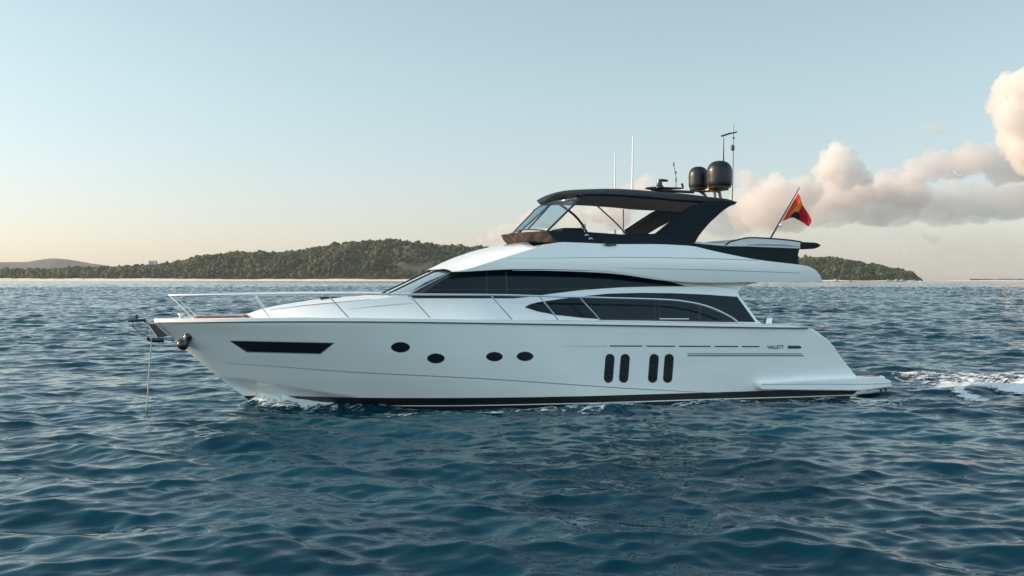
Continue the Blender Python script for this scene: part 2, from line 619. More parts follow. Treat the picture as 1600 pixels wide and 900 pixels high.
# ------------------------------------------------------------------ hull openings and markings
polypatch('bow_window', [(359.5, 533), (521, 536.3), (500, 552.3), (386, 549.3)], S_hull, M['black'], Y, eps=0.006, thick=0.02)
mbf = [(357.5, 532), (523.5, 535.4), (501, 553.6), (385, 550.6)]
polypatch('bow_window_frame', mbf, S_hull, M['groove'], Y, eps=0.003, thick=0.01)
def ell(cx, cy_, rx, ry, n=28, p=1.0):
    out = []
    for i in range(n):
        a = 2 * math.pi * i / n
        c, s = math.cos(a), math.sin(a)
        out.append((cx + rx * math.copysign(abs(c) ** p, c), cy_ + ry * math.copysign(abs(s) ** (p if p < 1 else 1.15), s)))
    return out
for (x, y, rx, ry) in [(625.7, 542.6, 14.2, 7.4), (681, 560, 13, 7.0), (772.5, 557.2, 12.3, 6.5), (820.3, 556.8, 12.3, 6.5)]:
    rim = polypatch('porthole', ell(x, y, rx + 0.9, ry + 0.9), S_hull, M['rubber'], Y, eps=0.004, thick=0.012, step=4)
    polypatch('pane', ell(x, y, rx, ry), S_hull, M['black'], rim, eps=0.009, thick=0.006, step=4)
def pill(cx, cy_, w, h, lean=1.2, n=9):
    r = w / 2
    out = []
    for i in range(n):
        a = math.pi * (1 + i / (n - 1)); out.append((cx + r * math.cos(a) + lean, cy_ - h / 2 + r + r * math.sin(a)))
    for i in range(n):
        a = math.pi * i / (n - 1); out.append((cx + r * math.cos(a) - lean, cy_ + h / 2 - r + r * math.sin(a)))
    return out
for x in (951.8, 975.6, 1020.9, 1044.3):
    rim = polypatch('air_vent', pill(x, 575.5, 14.6, 45.5), S_hull, M['rubber'], Y, eps=0.004, thick=0.012, step=4)
    v = polypatch('opening', pill(x, 575.5, 12.8, 43.6), S_hull, M['black'], rim, eps=0.010, thick=0.006, step=4)
    for dy in (-9, 3, 13):
        strip('louvre', [(x - 4.6, 575.5 + dy), (x + 4.6, 575.5 + dy)], 1.0, S_hull, M['frame'], rim, eps=0.016, thick=0.008, n=4)
for a, b in ((952.8, 1003.3), (1010.2, 1055), (1061.3, 1110), (1117.3, 1153.3), (1159.2, 1186.5)):
    strip('vent_slot', [(a, 540.6 + (a - 952) * .004), (b, 540.6 + (b - 952) * .004)], 1.9, S_hull, M['stripe'], Y, eps=0.006, thick=0.01, n=12)
strip('styling_line', [(880, 541), (948, 540.6)], [*np.linspace(0.2, .8, 12)], S_hull, M['groove'], Y, eps=0.004, thick=0.008, n=12)
strip('side_stripe', [(1074, 552.8), (1253, 552.9)], 1.8, S_hull, M['groove'], Y, eps=0.006, thick=0.01, n=30)
strip('side_stripe', [(1074, 555.8), (1256, 555.9)], 1.5, S_hull, M['stripe'], Y, eps=0.006, thick=0.01, n=30)
polypatch('name_badge', [(1231, 540), (1248, 540), (1251.3, 541.2), (1252.2, 543), (1250.5, 544.8), (1231, 545)], S_hull, M['rubber'], Y, eps=0.006, thick=0.012, step=3)
tcu = bpy.data.curves.new('name_lettering', 'FONT')
tcu.body = 'VALLETT'
tcu.size = 0.135
tcu.space_character = 0.98
tcu.offset = 0.003
tcu.extrude = 0.004
tcu.shear = 0.0
tcu.materials.append(M['stripe'])
tob = bpy.data.objects.new('name_lettering', tcu)
COL.objects.link(tob)
p = on_surf([(1198.6, 544.8)], S_hull)[0]
p2 = on_surf([(1224.5, 544.8)], S_hull)[0]
tob.location = (p[0], p[1] - 0.010, p[2])
tob.rotation_euler = (math.pi / 2, 0, math.atan2(p2[1] - p[1], p2[0] - p[0]))
bpy.context.view_layer.update()
w0 = max(tob.dimensions.x, 1e-3)
tob.scale = ((p2[0] - p[0]) / w0,) * 2 + (1,)
bpy.context.view_layer.update()
tme = bpy.data.meshes.new_from_object(tob.evaluated_get(bpy.context.evaluated_depsgraph_get()))
tmw = tob.matrix_world.copy()
bpy.data.objects.remove(tob)
tme.transform(tmw)
tme.name = 'name_lettering'
tob = bpy.data.objects.new('name_lettering', tme)
COL.objects.link(tob)
tob.parent = Y

# swim platform and the wing that carries it
S_wing = lambda x, z: np.full_like(np.asarray(x, float), 2.50)
wing = prism('platform_wing', [(1187.5, 598.6), (1260, 594), (1342, 590.2), (1377, 589), (1392, 594.5), (1394.3, 604.3), (1380, 606.5), (1345, 610.8), (1190, 609.2), (1187, 605)], -2.60, 0.55, M['gel'], Y, bevel=0.03)
strip('wing_groove', [(1190, 601), (1260, 600.2), (1343, 600.4), (1392, 599.4)], 0.9, lambda x, z: np.full_like(x, 2.60), M['groove'], Y, eps=0.003, thick=0.006)
mirrored(wing)
pp = on_y([(1345, 589.5), (1390, 594.5), (1393, 603.5)], -2.3)
x0p, x1p = pp[0, 0], pp[1, 0]
zp = pp[0, 2]
plat = MB().box(((x0p + x1p) / 2 - 0.1, 0, zp - 0.08), (x1p - x0p + 0.1, 4.3, 0.16)).build('swim_platform', M['gel'], Y, bevel=0.03)
MB().box(((x0p + x1p) / 2 - 0.1, 0, zp + 0.012), (x1p - x0p - 0.12, 4.1, 0.02)).build('platform_deck', M['grey'], Y)
pa = on_y([(1382, 605), (1391, 613)], -1.7)
mb = MB().tube(np.linspace(pa[0], pa[1], 4), 0.035).tube(np.linspace(pa[0] + [-.18, 0, 0], pa[1] + [-.25, 0, 0.02], 4), 0.03)
mb.build('trim_tab_strut', M['bronze'], Y)

# ------------------------------------------------------------------ deckhouse
_xn = on_y([(366, 500)], 0.0)[0, 0]
def W_house(x):
    u = np.clip((np.asarray(x, float) - _xn) / 7.2, 0, 1)
    return 2.13 * (1 - (1 - u) ** 2.1) ** 0.72
def S_house(x, z): return np.maximum(W_house(x) - 0.22 * (z - 2.5), 0.0)
# coachroof: side wall to a shoulder, then a cambered top
sh_px = [(372, 498.5), (390, 494), (418, 486), (460, 480), (509, 475), (560, 470), (593, 466.5), (629, 462), (642, 461)]
shp = on_surf(smooth_line(sh_px, 60), S_house)
top_y0 = prof([(360, 500), (367, 498), (381, 492.5), (408, 483), (444, 475.5), (509, 466), (560, 462.3), (600, 459.5), (640, 456)], 0.0)
rows = []
for P in shp:
    x, ysh, zsh = P
    zb = float(z_rub(x)) + 0.02
    zc = max(float(top_y0(x)), zsh + 0.01)
    r = []
    for v in np.linspace(0, 1, 8):
        z = zb + (zsh - zb) * v
        r.append((x, -float(S_house(x, z)), z))
    for e in np.linspace(1, 0, 12)[1:]:
        r.append((x, ysh * e, zsh + (zc - zsh) * (1 - e ** 2.2)))
    r += [(a, -b, c) for a, b, c in r[-2::-1]]
    rows.append(r)
MB().grid(np.array(rows)).build('coachroof', M['gel'], Y, angle=30)
strip('coachroof_groove', [(545, 483), (600, 477.5), (646, 474)], [*np.linspace(.3, 1, 15), *np.linspace(1, .3, 15)], S_house, M['groove'], Y, eps=0.003, thick=0.006, n=30)
strip('sunpad_edge', [(420, 484.5), (470, 478), (520, 473), (580, 467.5)], [*np.linspace(.5, 1.2, 15), *np.linspace(1.2, .5, 15)], lambda x, z: np.maximum(S_house(x, z) - 0.03, 0), M['groove'], Y, eps=0.03, thick=0.02, n=30)
# hatches on the coachroof
for hx in (-5.3, -3.6):
    z = float(top_y0(hx))
    MB().box((hx, 0, z - 0.01), (0.6, 0.6, 0.07)).build('deck_hatch', M['glass2'], Y, bevel=0.02)

side_out = [(642, 503.6), (642, 461.5), (660, 451), (706, 425), (724, 423.5), (800, 419), (960, 421), (1030, 430), (1085, 437.5), (1150, 439.5), (1189, 440), (1172, 444), (1160, 448.5), (1153.5, 454), (1152.5, 458), (1157, 464.5), (1170, 482), (1183, 500), (1192, 507), (1197, 512), (960, 508.3), (800, 505.8)]
polypatch('deckhouse_side', side_out, S_house, M['gel'], Y, eps=0.0, thick=0.08, step=9, mirror=True)
# roof of the deckhouse (under the flybridge) and the aft bulkhead
xr = np.linspace(-1.6, 6.2, 12)
MB().grid(np.stack([np.stack([xr, e * 1.8 * np.ones(12), np.full(12, 3.66) - 0.02 * np.maximum(xr - 3, 0)], 1) for e in np.linspace(-1, 1, 5)])).build('deckhouse_roof', M['gel'], Y)
ab = on_surf([(1152, 458), (1190, 506)], S_house)
mb = MB().grid(np.array([[(ab[0, 0] - .1, -1.8, ab[0, 2] + .15), (ab[0, 0] - .1, 1.8, ab[0, 2] + .15)], [(ab[1, 0] - .15, -2.05, 1.5), (ab[1, 0] - .15, 2.05, 1.5)]]))
mb.build('saloon_doors', M['glass'], Y)

up_win = [(637, 462.2), (648, 465.8), (700, 465.9), (803, 465.9), (822, 464.2), (860, 459), (910, 453), (970, 448.8), (1020, 447.6), (1073, 447.4), (1050, 441), (1020, 434.5), (990, 429.5), (960, 425.8), (915, 422.5), (870, 421.2), (800, 421), (760, 422.5), (724, 424.8), (705, 426), (690, 433), (668, 446)]
uw = polypatch('wheelhouse_window', up_win, S_house, M['glass'], Y, eps=0.012, thick=0.02, step=7)
for a, b, w in (((760, 424), (760, 458), 2.0), ((791, 423), (791.5, 458), 2.4)):
    strip('mullion', [a, b], w, S_house, M['frame'], uw, eps=0.02, thick=0.012, n=8)
strip('sill', [(672, 452.5), (760, 452.5), (850, 452), (915, 451)], 1.2, S_house, M['frame'], uw, eps=0.018, thick=0.01)
polypatch('pillar', [(637.5, 458.5), (664, 441.5), (704, 424.6), (725, 424.4), (692, 437.5), (664, 456), (655, 459.5)], S_house, M['black'], uw, eps=0.022, thick=0.012, step=5)
lo_win = [(819.5, 480), (828, 475.5), (842, 471.8), (880, 466.5), (910, 462.8), (950, 458.8), (1000, 457.5), (1050, 458), (1100, 460), (1151.5, 463.6), (1165, 482), (1180, 503), (1120, 502.5), (1080, 502), (1020, 500.8), (960, 500), (910, 496.5), (868, 492), (840, 486.5)]
lw = polypatch('saloon_window', lo_win, S_house, M['glass'], Y, eps=0.012, thick=0.02, step=7)
inner = [(921, 465), (1020, 467.5), (1062, 469.8), (1096, 476), (1130, 488.5), (1150, 499), (1154, 501.5), (1080, 500.6), (960, 498.7), (936, 497.5), (915, 480)]
polypatch('pane', inner, S_house, M['glass2'], lw, eps=0.018, thick=0.008, step=8)
for a, b, w in (((1022.4, 468.5), (1022.2, 498.8), 1.8), ((1029.5, 468.8), (1029.2, 499), 1.8), ((1094.5, 476), (1091, 498.5), 3.4)):
    strip('mullion', [a, b], w, S_house, M['frame'], lw, eps=0.026, thick=0.012, n=8)
strip('interior_ledge', [(1030, 498), (1076, 498.2)], 1.5, S_house, M['whitepl'], lw, eps=0.028, thick=0.008, n=8)
strip('sill', [(936, 498.6), (1000, 499.4), (1080, 501), (1150, 502)], 2.2, S_house, M['frame'], lw, eps=0.024, thick=0.01)
strip('house_groove', [(1072, 447.8), (1100, 444.5), (1125, 448), (1152, 450.5)], [*np.linspace(.4, .9, 15), *np.linspace(.9, .5, 15)], S_house, M['groove'], Y, eps=0.003, thick=0.006, n=30)

def front_loft(name, cb, kb, ykb, ct, kt, ykt, m, parent, pb=2.4, pt=2.4, nu=41, nv=9, s0=-1.0, s1=1.0, thick=0.02, wob=0.0):
    """a surface wrapped round the front: centre point (y = 0) and port corner traced at its foot and its head"""
    A, B = on_y([cb, ct], 0.0), np.vstack([on_y([kb], -ykb), on_y([kt], -ykt)])
    s = np.linspace(s0, s1, nu)
    w, wt = np.abs(s) ** pb, np.abs(s) ** pt
    bot = np.stack([A[0, 0] + (B[0, 0] - A[0, 0]) * w, s * ykb, A[0, 2] + (B[0, 2] - A[0, 2]) * w], 1)
    top = np.stack([A[1, 0] + (B[1, 0] - A[1, 0]) * wt, s * ykt, A[1, 2] + (B[1, 2] - A[1, 2]) * wt], 1)
    G = np.stack([bot + (top - bot) * v for v in np.linspace(0, 1, nv)])
    if wob:
        for j in range(nv):
            for i in range(nu):
                x, y, z = G[j, i]
                G[j, i, 0] += wob * noise.noise((y * 2.6, z * 3.5, 1.7)) + 0.5 * wob * noise.noise((y * 6 + z * 5, z * 4, 7.7))
    mb = MB().grid(G)
    o = mb.build(name, m, parent, angle=60)
    if thick:
        sm = o.modifiers.new('solid', 'SOLIDIFY'); sm.thickness = thick; sm.offset = 0
    return o, G

# windscreen
ws, Gw = front_loft('windscreen', (600, 459.5), (640, 459.5), 1.95, (677, 422.5), (707, 424.3), 1.84, M['screen'], Y, pb=2.6, pt=2.4)
for s_ in (-0.33, 0.33):
    i = int((s_ + 1) / 2 * 40)
    MB().tube(Gw[:, i] + [-0.02, 0, 0.015], 0.018, 6).build('wiper_arm', M['frame'], ws)

# ------------------------------------------------------------------ flybridge body
sil = prof([(677, 421.5), (691, 413.5), (716, 402), (755, 389), (795, 381.2), (819, 378.5), (870, 378), (960, 381), (1040, 382), (1300, 395)], 0.0)
S_fly = lambda x, z: 2.28 - 0.09 * ((z - 4.0) / 0.6) ** 2
crease_px = [(706, 424.6), (724, 422), (764, 410), (795, 400), (830, 389.5), (868, 379.3), (900, 379), (960, 381.5), (1020, 381.5), (1060, 383), (1085, 385), (1110, 391), (1140, 397.5), (1185, 406), (1248, 413.5), (1264, 416.5), (1275, 422), (1282, 431), (1285, 439.5)]
crp = on_surf(smooth_line(crease_px, 120), S_fly)
bot_px = [(706, 424.9), (724, 424.4), (800, 420.6), (870, 421), (915, 422.3), (960, 425.2), (1000, 430.8), (1040, 437), (1085, 440.5), (1150, 441), (1200, 440.8), (1240, 440), (1285, 440)]
btp = on_surf(smooth_line(bot_px, 120), S_fly)
out = list(map(tuple, smooth_line(crease_px, 60))) + list(map(tuple, smooth_line(bot_px, 60)[::-1]))[1:-1]
polypatch('flybridge_side', out, S_fly, M['gel'], Y, eps=0.0, thick=0.10, step=8, mirror=True)
xn = on_y([(677, 422)], 0.0)[0, 0]
_cx = crp[:, 0]
G = []
ets = np.linspace(-1, 1, 31)
xe = crp[-1, 0]
tt = np.r_[np.linspace(0, 1, 60) ** 1.2]
for t in tt:
    r = []
    for e in ets:
        xc = _cx[0]
        x = (xn + (xc - xn) * abs(e) ** 2.2) * (1 - t) + xe * t
        ze = np.interp(x, _cx, crp[:, 2])
        zc = max(float(sil(x)), ze) if x < 0.2 else ze
        if x < _cx[0]: ze = crp[0, 2]
        z = zc + (ze - zc) * abs(e) ** 3.6
        w = float(S_fly(x, np.interp(x, _cx, crp[:, 2])))
        r.append((x, e * w, z))
    G.append(r)
MB().grid(np.array(G)).build('flybridge_deck', M['gel'], Y, angle=50)
# underside of the overhang
xb = np.linspace(btp[0, 0], btp[-1, 0], 60)
zb = np.interp(xb, btp[:, 0], btp[:, 2])
MB().grid(np.stack([np.stack([xb, e * (S_fly(xb, zb) - 0.01), zb + 0.006], 1) for e in np.linspace(-1, 1, 5)])).build('overhang_underside', M['gel'], Y)
strip('overhang_lip', [(800, 422.2), (870, 422.6), (960, 426.6), (1030, 436.5), (1085, 441), (1150, 442)], [*np.linspace(.6, 2.4, 30), *np.linspace(2.4, 1.0, 30)], lambda x, z: S_fly(x, z) - 0.05, M['gel'], Y, eps=0.03, thick=0.10)
strip('flybridge_groove', [(790, 404.5), (900, 402.5), (1000, 402), (1085, 403.5), (1140, 405), (1184, 406.8)], [*np.linspace(.3, .9, 30), *np.full(30, .9)], S_fly, M['groove'], Y, eps=0.004, thick=0.008)
strip('flybridge_groove', [(960, 418.5), (1060, 420.5), (1140, 422.8), (1249, 426.5)], [*np.linspace(.2, .8, 30), *np.full(30, .8)], S_fly, M['groove'], Y, eps=0.004, thick=0.008)
polypatch('vent_scoop', [(941, 382.5), (948, 381), (962, 381.2), (963, 383.5), (950, 385)], S_fly, M['black'], Y, eps=0.03, thick=0.06, step=3)

# flybridge windscreen base: fabric cover in front, dark coaming along the side
front_loft('screen_cover', (802, 379.5), (870, 379), 2.02, (792, 366), (857, 360.5), 1.92, M['cover'], Y, pb=3.0, pt=3.0, nu=121, nv=15, wob=0.11)
S_band = lambda x, z: np.full_like(np.asarray(x, float), 1.97)
polypatch('flybridge_coaming', [(855, 360.5), (920, 362.5), (975, 366.5), (1027, 365), (1085, 378), (1086, 386), (1001, 383.5), (942, 383), (868, 381.5), (862, 370)], S_band, M['navy'], Y, eps=0.0, thick=0.06, step=8, mirror=True)
# helm console and seats inside, seen through the open sides
hx = on_y([(868, 366)], -0.5)[0]
MB().box((hx[0] + .35, -0.5, 4.75), (0.7, 1.3, 0.55)).build('helm_console', M['navyshell'], Y, bevel=0.08)
for k, yy in enumerate((-0.9, -0.2)):
    MB().box((hx[0] + 1.6, yy, 4.72), (0.55, 0.55, 0.16)).box((hx[0] + 1.88, yy, 4.85), (0.12, 0.52, 0.35)).build('helm_seat', M['seat'], Y, bevel=0.05)
mb = MB().tube(np.array([(hx[0] + .75 + .06 * math.sin(a), -0.75 + .19 * math.cos(a), 4.98 + .18 * math.sin(a)) for a in np.linspace(0, 2 * math.pi, 25)]), 0.014, 6)
mb.build('steering_wheel', M['tube'], Y)
# chrome cleats on the coaming
for (px, py) in ((917, 368), (923, 373.5)):
    c = on_y([(px, py)], -1.99)[0]
    MB().tube(np.array([c + [-.05, 0, 0], c + [0, -.03, .03], c + [.05, 0, 0]]), 0.018, 6).build('cleat', M['steel'], Y)

# clear front screens and their frames
vs, Gv = front_loft('clear_screen', (811, 360), (855, 361), 1.86, (850, 318), (910, 307), 1.70, M['vinyl'], Y, pb=2.6, pt=2.6, thick=0.006)
for i, r_ in ((0, .03), (11, .022), (29, .022), (40, .03)):
    P = Gv[:, i].copy()
    if i in (11, 29): P[-1] += [0.35, 0, 0.14]
    MB().tube(smooth_line(P, 12), r_, 8).build('screen_post', M['tube'], Y)
MB().tube(Gv[0], 0.02, 6).build('screen_foot_rail', M['tube'], Y)

# hardtop
zc_f = prof([(846, 317), (848, 312), (852, 307.8), (858, 303.8), (877, 299.2), (910, 297.2), (955, 296.4), (1007, 299.8), (1056, 304), (1105, 310.8), (1152, 315.2)], 0.0)
ze_f = prof([(880, 306), (905, 303.5), (940, 303), (975, 304.5), (1027, 308.5), (1056, 311.5), (1100, 313.8), (1152, 315.6)], -1.74)
xf0 = on_y([(846.5, 316)], 0.0)[0, 0]
xf1 = on_y([(900, 305)], -1.74)[0, 0]
xh1 = on_y([(1150, 315.3)], -1.74)[0, 0]
top, botm = [], []
for t in np.linspace(0, 1, 50):
    a, b = [], []
    for e in np.linspace(-1, 1, 33):
        x = (xf0 + (xf1 - xf0) * abs(e) ** 2.6) * (1 - t) + xh1 * t
        f = abs(e) ** 2.4
        z = float(zc_f(x)) * (1 - f) + float(ze_f(x)) * f
        if t < 0.06: z -= 0.0
        edge = min(1, (1 - abs(e)) / 0.08) * min(1, t / 0.03 + .15)
        th = 0.035 + 0.075 * min(1, edge + .3)
        a.append((x, e * 1.74, z)); b.append((x + (0.05 if t == 0 else 0), e * 1.72, z - th))
    top.append(a); botm.append(b)
top, botm = np.array(top), np.array(botm)
mb = MB().grid(top)
mb.grid(np.stack([top[0], botm[0]])); mb.grid(np.stack([top[-1], botm[-1]]))
mb.grid(np.stack([top[:, 0], botm[:, 0]])); mb.grid(np.stack([top[:, -1], botm[:, -1]]))
ht = mb.build('hardtop', M['navyshell'], Y, angle=50)
MB().grid(botm + [0, 0, -0.002]).build('headliner', M['valance'], ht, angle=60)
S_fin = lambda x, z: np.full_like(np.asarray(x, float), 1.80)
fin = [(1152.5, 315), (1149, 318.5), (1139, 323), (1130, 329), (1121, 337), (1109, 348), (1099, 359.5), (1091, 370), (1086, 379.5), (1084, 384), (1001, 383), (1005, 379), (1027, 365.3), (1050, 346.5), (1072, 329), (1086, 321), (1105, 313.8), (1128, 314.2)]
polypatch('hardtop_fin', fin, S_fin, M['navy'], Y, eps=0.0, thick=0.14, step=7)
strip('fin_seam', [(1027, 366.5), (1060, 369), (1085, 371)], 1.2, S_fin, M['navyshell'], Y, eps=0.004, thick=0.008, n=12)
strip('fin_edge', [(1000, 383), (1027, 365), (1050, 346.5), (1072, 329), (1088, 320)], 3.2, S_fin, M['navyshell'], Y, eps=0.02, thick=0.12, n=30)
# starboard fin, seen through the open sides
def far_patch(name, outline, y, m):
    P = on_y(outline, y); Q = P.copy(); Q[:, 1] += 0.12
    n = len(P)
    f = [tuple(range(n)), tuple(range(2 * n - 1, n - 1, -1))] + [(i, i + n, (i + 1) % n + n, (i + 1) % n) for i in range(n)]
    return MB().add(np.vstack([P, Q]), f).build(name, m, Y, False)
far_patch('hardtop_fin', [(973, 368), (976, 362), (1000, 346), (1017, 334.5), (1040, 326), (1058, 320), (1090, 322), (1084, 329), (1056, 341.5), (1030, 355), (1010, 367), (1006, 380), (975, 380)], 1.70, M['blind'])
P = on_y([(975, 362.5), (1000, 346), (1018, 334.5), (1040, 325)], 1.66)
MB().tube(P, 0.05, 8).build('fin_edge', M['black'], Y)

# bimini bows
P1 = on_y(smooth_line([(905, 304), (925, 315), (948, 335), (965, 351), (980, 368)], 24), -1.78)
P2 = on_y(smooth_line([(861, 305), (868, 314), (880, 323), (896, 335), (907, 347), (917, 363)], 24), 1.72)
MB().tube(P1, 0.022, 8).build('bimini_bow', M['tube'], Y)
MB().tube(P2, 0.040, 8).build('bimini_bow', M['tube'], Y)
P3 = on_y([(974, 327), (974, 345), (974, 363)], 1.6)
MB().tube(P3, 0.022, 8).build('roof_pole', M['tube'], Y)

# aft flybridge furniture
prism('aft_settee', [(1086, 380.5), (1138, 385.5), (1166, 385.5), (1249.5, 389), (1247, 399), (1248, 414.5), (1185, 408), (1140, 400), (1108, 394), (1086, 388)], -1.96, 3.92, M['navy'], Y, bevel=0.012)
strip('settee_seam', [(1218, 388.5), (1218, 411)], 1.6, lambda x, z: np.full_like(x, 1.96), M['navyshell'], Y, eps=0.004, thick=0.01, n=6)
prism('sunpad_lid', [(1134.5, 383.8), (1141, 378.5), (1150, 376), (1160, 373.6), (1172, 372), (1200, 373), (1230, 375.5), (1251, 378.3), (1250.5, 388.6), (1166, 385.2), (1137, 385)], -1.98, 3.96, M['seat'], Y, bevel=0.02)
strip('lid_recess', [(1166, 384), (1172, 382.6), (1190, 382.4), (1219, 383.2), (1249, 385)], [*np.linspace(.4, 2.2, 15), *np.full(30, 2.4), *np.linspace(2.4, .8, 15)], lambda x, z: np.full_like(x, 1.98), M['groove'], Y, eps=0.006, thick=0.01)
P = on_y(smooth_line([(1134.5, 382.5), (1140, 378), (1150, 375.4), (1160, 373), (1172, 371.4), (1200, 372.4), (1230, 374.8), (1252, 377.8)], 30), -1.97)
mirrored(MB().tube(P, 0.022, 8).build('lid_rim', M['black'], Y))
prism('aft_step', [(1085, 378.6), (1138, 380.8), (1138, 385.2), (1086, 380.3)], -1.93, 3.86, M['seat'], Y, bevel=0.005)
prism('boarding_arm', [(1250, 377.8), (1274, 379), (1279, 380.3), (1283.3, 383.2), (1279, 386.6), (1272, 388.8), (1249.5, 388.9)], -1.95, 0.5, M['navyshell'], Y, bevel=0.02)
# cockpit details behind the bulwark
prism('cockpit_table', [(1208, 506.5), (1213, 507), (1237, 510.2), (1241, 512.5), (1205, 514)], -1.6, 1.4, M['navyshell'], Y, bevel=0.01)
prism('control_box', [(1199, 496.3), (1207.5, 496), (1206, 511), (1196.5, 511), (1196, 507)], -2.05, 0.16, M['steel'], Y, bevel=0.02)

# ------------------------------------------------------------------ bow gear and rails
RY = lambda x: -np.maximum(b_sheer(x) - 0.07, 0.02)
def on_rail(pts):
    return on_surf(pts, lambda x, z: np.maximum(b_sheer(x) - 0.07, 0.02))
bowtop = [(265, 461.5), (300, 461.2), (402, 460), (512, 459.6), (639, 460), (768, 460.6), (838, 462.3), (872, 463.5), (921, 464.5)]
aft = [(965, 465.8), (1020, 467.3), (1061, 469.8), (1096, 476), (1118, 483.5), (1135, 491.5), (1149, 500), (1157.5, 509)]
P = on_rail(smooth_line(bowtop + aft, 110))
mb = MB().tube(P, 0.026, 8)
front = np.stack([np.full(9, P[0, 0]) - 0.0, np.linspace(P[0, 1], -P[0, 1], 9), np.full(9, P[0, 2])], 1)
front[:, 0] -= 0.04 * (1 - np.linspace(-1, 1, 9) ** 2)
mb.mirror(); mb.tube(front, 0.026, 8)
rail = mb.build('bow_rail', M['steel'], Y)
for pts in ([(266, 462), (303, 499)], [(396, 461), (425, 502)], [(512, 460.5), (550, 502)], [(640, 461), (678, 503)], [(767, 461.5), (805, 504.5)], [(843, 463.5), (868, 494), (875, 505)], [(906, 465), (937, 499.5), (941, 507)]):
    s = MB().tube(on_rail(smooth_line(pts, 8)), 0.018, 8).build('stanchion', M['steel'] if pts[0][0] < 420 else M['stanch_shade'], rail)  # sunlit bow posts brighter, the rest darker: light put into the material
    mirrored(s)
# foredeck well with its teak-brown cushions
c = on_y([(340, 496)], 0.0)[0]
MB().box((c[0] + .05, 0, float(z_rub(c[0])) + 0.08), (1.25, 0.95, 0.10)).build('foredeck_seat', M['teak'], Y, bevel=0.03)
MB().box((c[0] + .75, 0, float(z_rub(c[0])) + 0.09), (0.18, 1.2, 0.14)).build('foredeck_backrest', M['teak'], Y, bevel=0.04)
wl = MB()
wl.lathe((c[0] - 0.95, -0.12, float(z_rub(c[0])) + 0.02), [(0.09, 0), (0.09, .05), (.05, .08), (.055, .14), (.09, .16), (.09, .19), (.02, .2)], 16)
wl.build('windlass', M['steel'], Y)
# stem-head fitting
arm = on_y([(231, 506), (241, 506), (262, 523.5), (257, 525), (246, 527)], -0.07)
prism('stem_bracket', [(230.5, 505.5), (242, 506), (262, 524), (258, 526), (246, 527)], -0.06, 0.12, M['black'], Y, bevel=0.008)
P = on_y([(228, 503), (236, 514), (245.5, 527)], -0.08)
MB().tube(P, 0.016, 6).build('stem_stay', M['steel'], Y)
rl = MB().tube(on_y([(200.5, 501.8), (214, 501), (227.5, 499.8)], -0.02), [0.028, .036, .036], 8)
rl.tube(on_y([(224, 500.5), (232, 505.5)], -0.02), 0.03, 8)
rl.build('bow_roller', M['black'], Y)
k = on_y([(213.5, 494.5)], -0.02)[0]
mb = MB().lathe(k - [0, 0, .09], [(0.02, 0), (0.02, .05), (.05, .06), (.062, .09), (.05, .125), (.01, .14)], 14)
mb.tube(on_y([(201, 491), (207, 490), (210.5, 490.5)], -0.02), 0.010, 6)
mb.build('bow_light', M['tube'], Y)
mb = MB().tube(on_y([(229.5, 529), (236, 531.5), (246, 532), (256, 531.5)], -0.1), [0.04, .055, .06, .06], 8)
mb.build('chain_stopper', M['black'], Y, bevel=0)
MB().tube(on_y(smooth_line([(207, 503), (209, 511), (216, 518), (226, 524.5), (236, 526.5)], 20), -0.1), 0.011, 6).build('chain', M['tube'], Y)
MB().tube(on_y(smooth_line([(227, 502), (231, 508), (230, 514)], 12), -0.09), 0.010, 6).build('chain', M['tube'], Y)
MB().tube(on_y(smooth_line([(256, 530), (266, 532), (276, 536.5)], 10), -0.12), 0.010, 6).build('chain', M['tube'], Y)
# the dark anchor pod housed against the stem
ax = on_y([(280.5, 545.5), (300, 517.5)], -0.42)
d = ax[1] - ax[0]
L = np.linalg.norm(d)
an = MB().lathe(ax[0], [(0.01, 0), (.085, .02 * L), (.145, .10 * L), (.165, .24 * L), (.150, .38 * L), (.105, .50 * L), (.112, .60 * L), (.122, .74 * L), (.110, .88 * L), (.06, .97 * L), (.01, L)], 20, tuple(d))
ah = an.build('anchor', M['anchor'], Y, angle=70)
fl = on_y([(287, 521), (291.5, 527), (287, 531)], -0.55)
MB().tube(fl, [.02, .03, .02], 8).build('shackle', M['steel'], ah)
rope_P = on_y(smooth_line([(234.5, 516), (236, 527), (236.5, 540), (234.5, 560), (232.5, 590), (231, 615), (228.5, 640), (227, 652)], 40), -0.14)
rope_P[-1, 2] -= 0.4
ro = MB().tube(rope_P, 0.017, 8).build('mooring_rope', M['rope'])
tag(ro, 'thin pale rope hanging from the yacht bow roller straight down into the sea', 'rope')

# ------------------------------------------------------------------ roof equipment
def radome(px0, px1, py0, py1, y):
    c = on_y([((px0 + px1) / 2, py1), (px0, py1), (px1, py1), ((px0 + px1) / 2, py0)], y)
    r = abs(c[2, 0] - c[1, 0]) / 2 * 1.0
    h = c[3, 2] - c[0, 2]
    pr = [(r * .80, 0), (r * .92, .02 * h), (r * .97, .08 * h)]
    pr += [(r * (.98 + .02 * t), h * (.08 + .44 * t)) for t in (0.3, .7, 1)]
    pr += [(r * math.cos(a) ** .75, h * (.52 + .48 * math.sin(a) ** .95)) for a in np.linspace(.12, 1.5, 12)]
    o = MB().lathe(c[0], pr, 36).build('radome', M['radome'], Y, angle=40)
    MB().lathe(c[0] - [0, 0, .05], [(r * .60, 0), (r * .86, .01), (r * .90, .045), (r * .8, .06)], 30).build('base_ring', M['bronze'], o)
    return c[0], r
ca, ra = radome(1077, 1105.5, 260.3, 293.5, 0.55)
cb, rb = radome(1106, 1142.5, 251.3, 291.5, -0.35)
pm = MB()
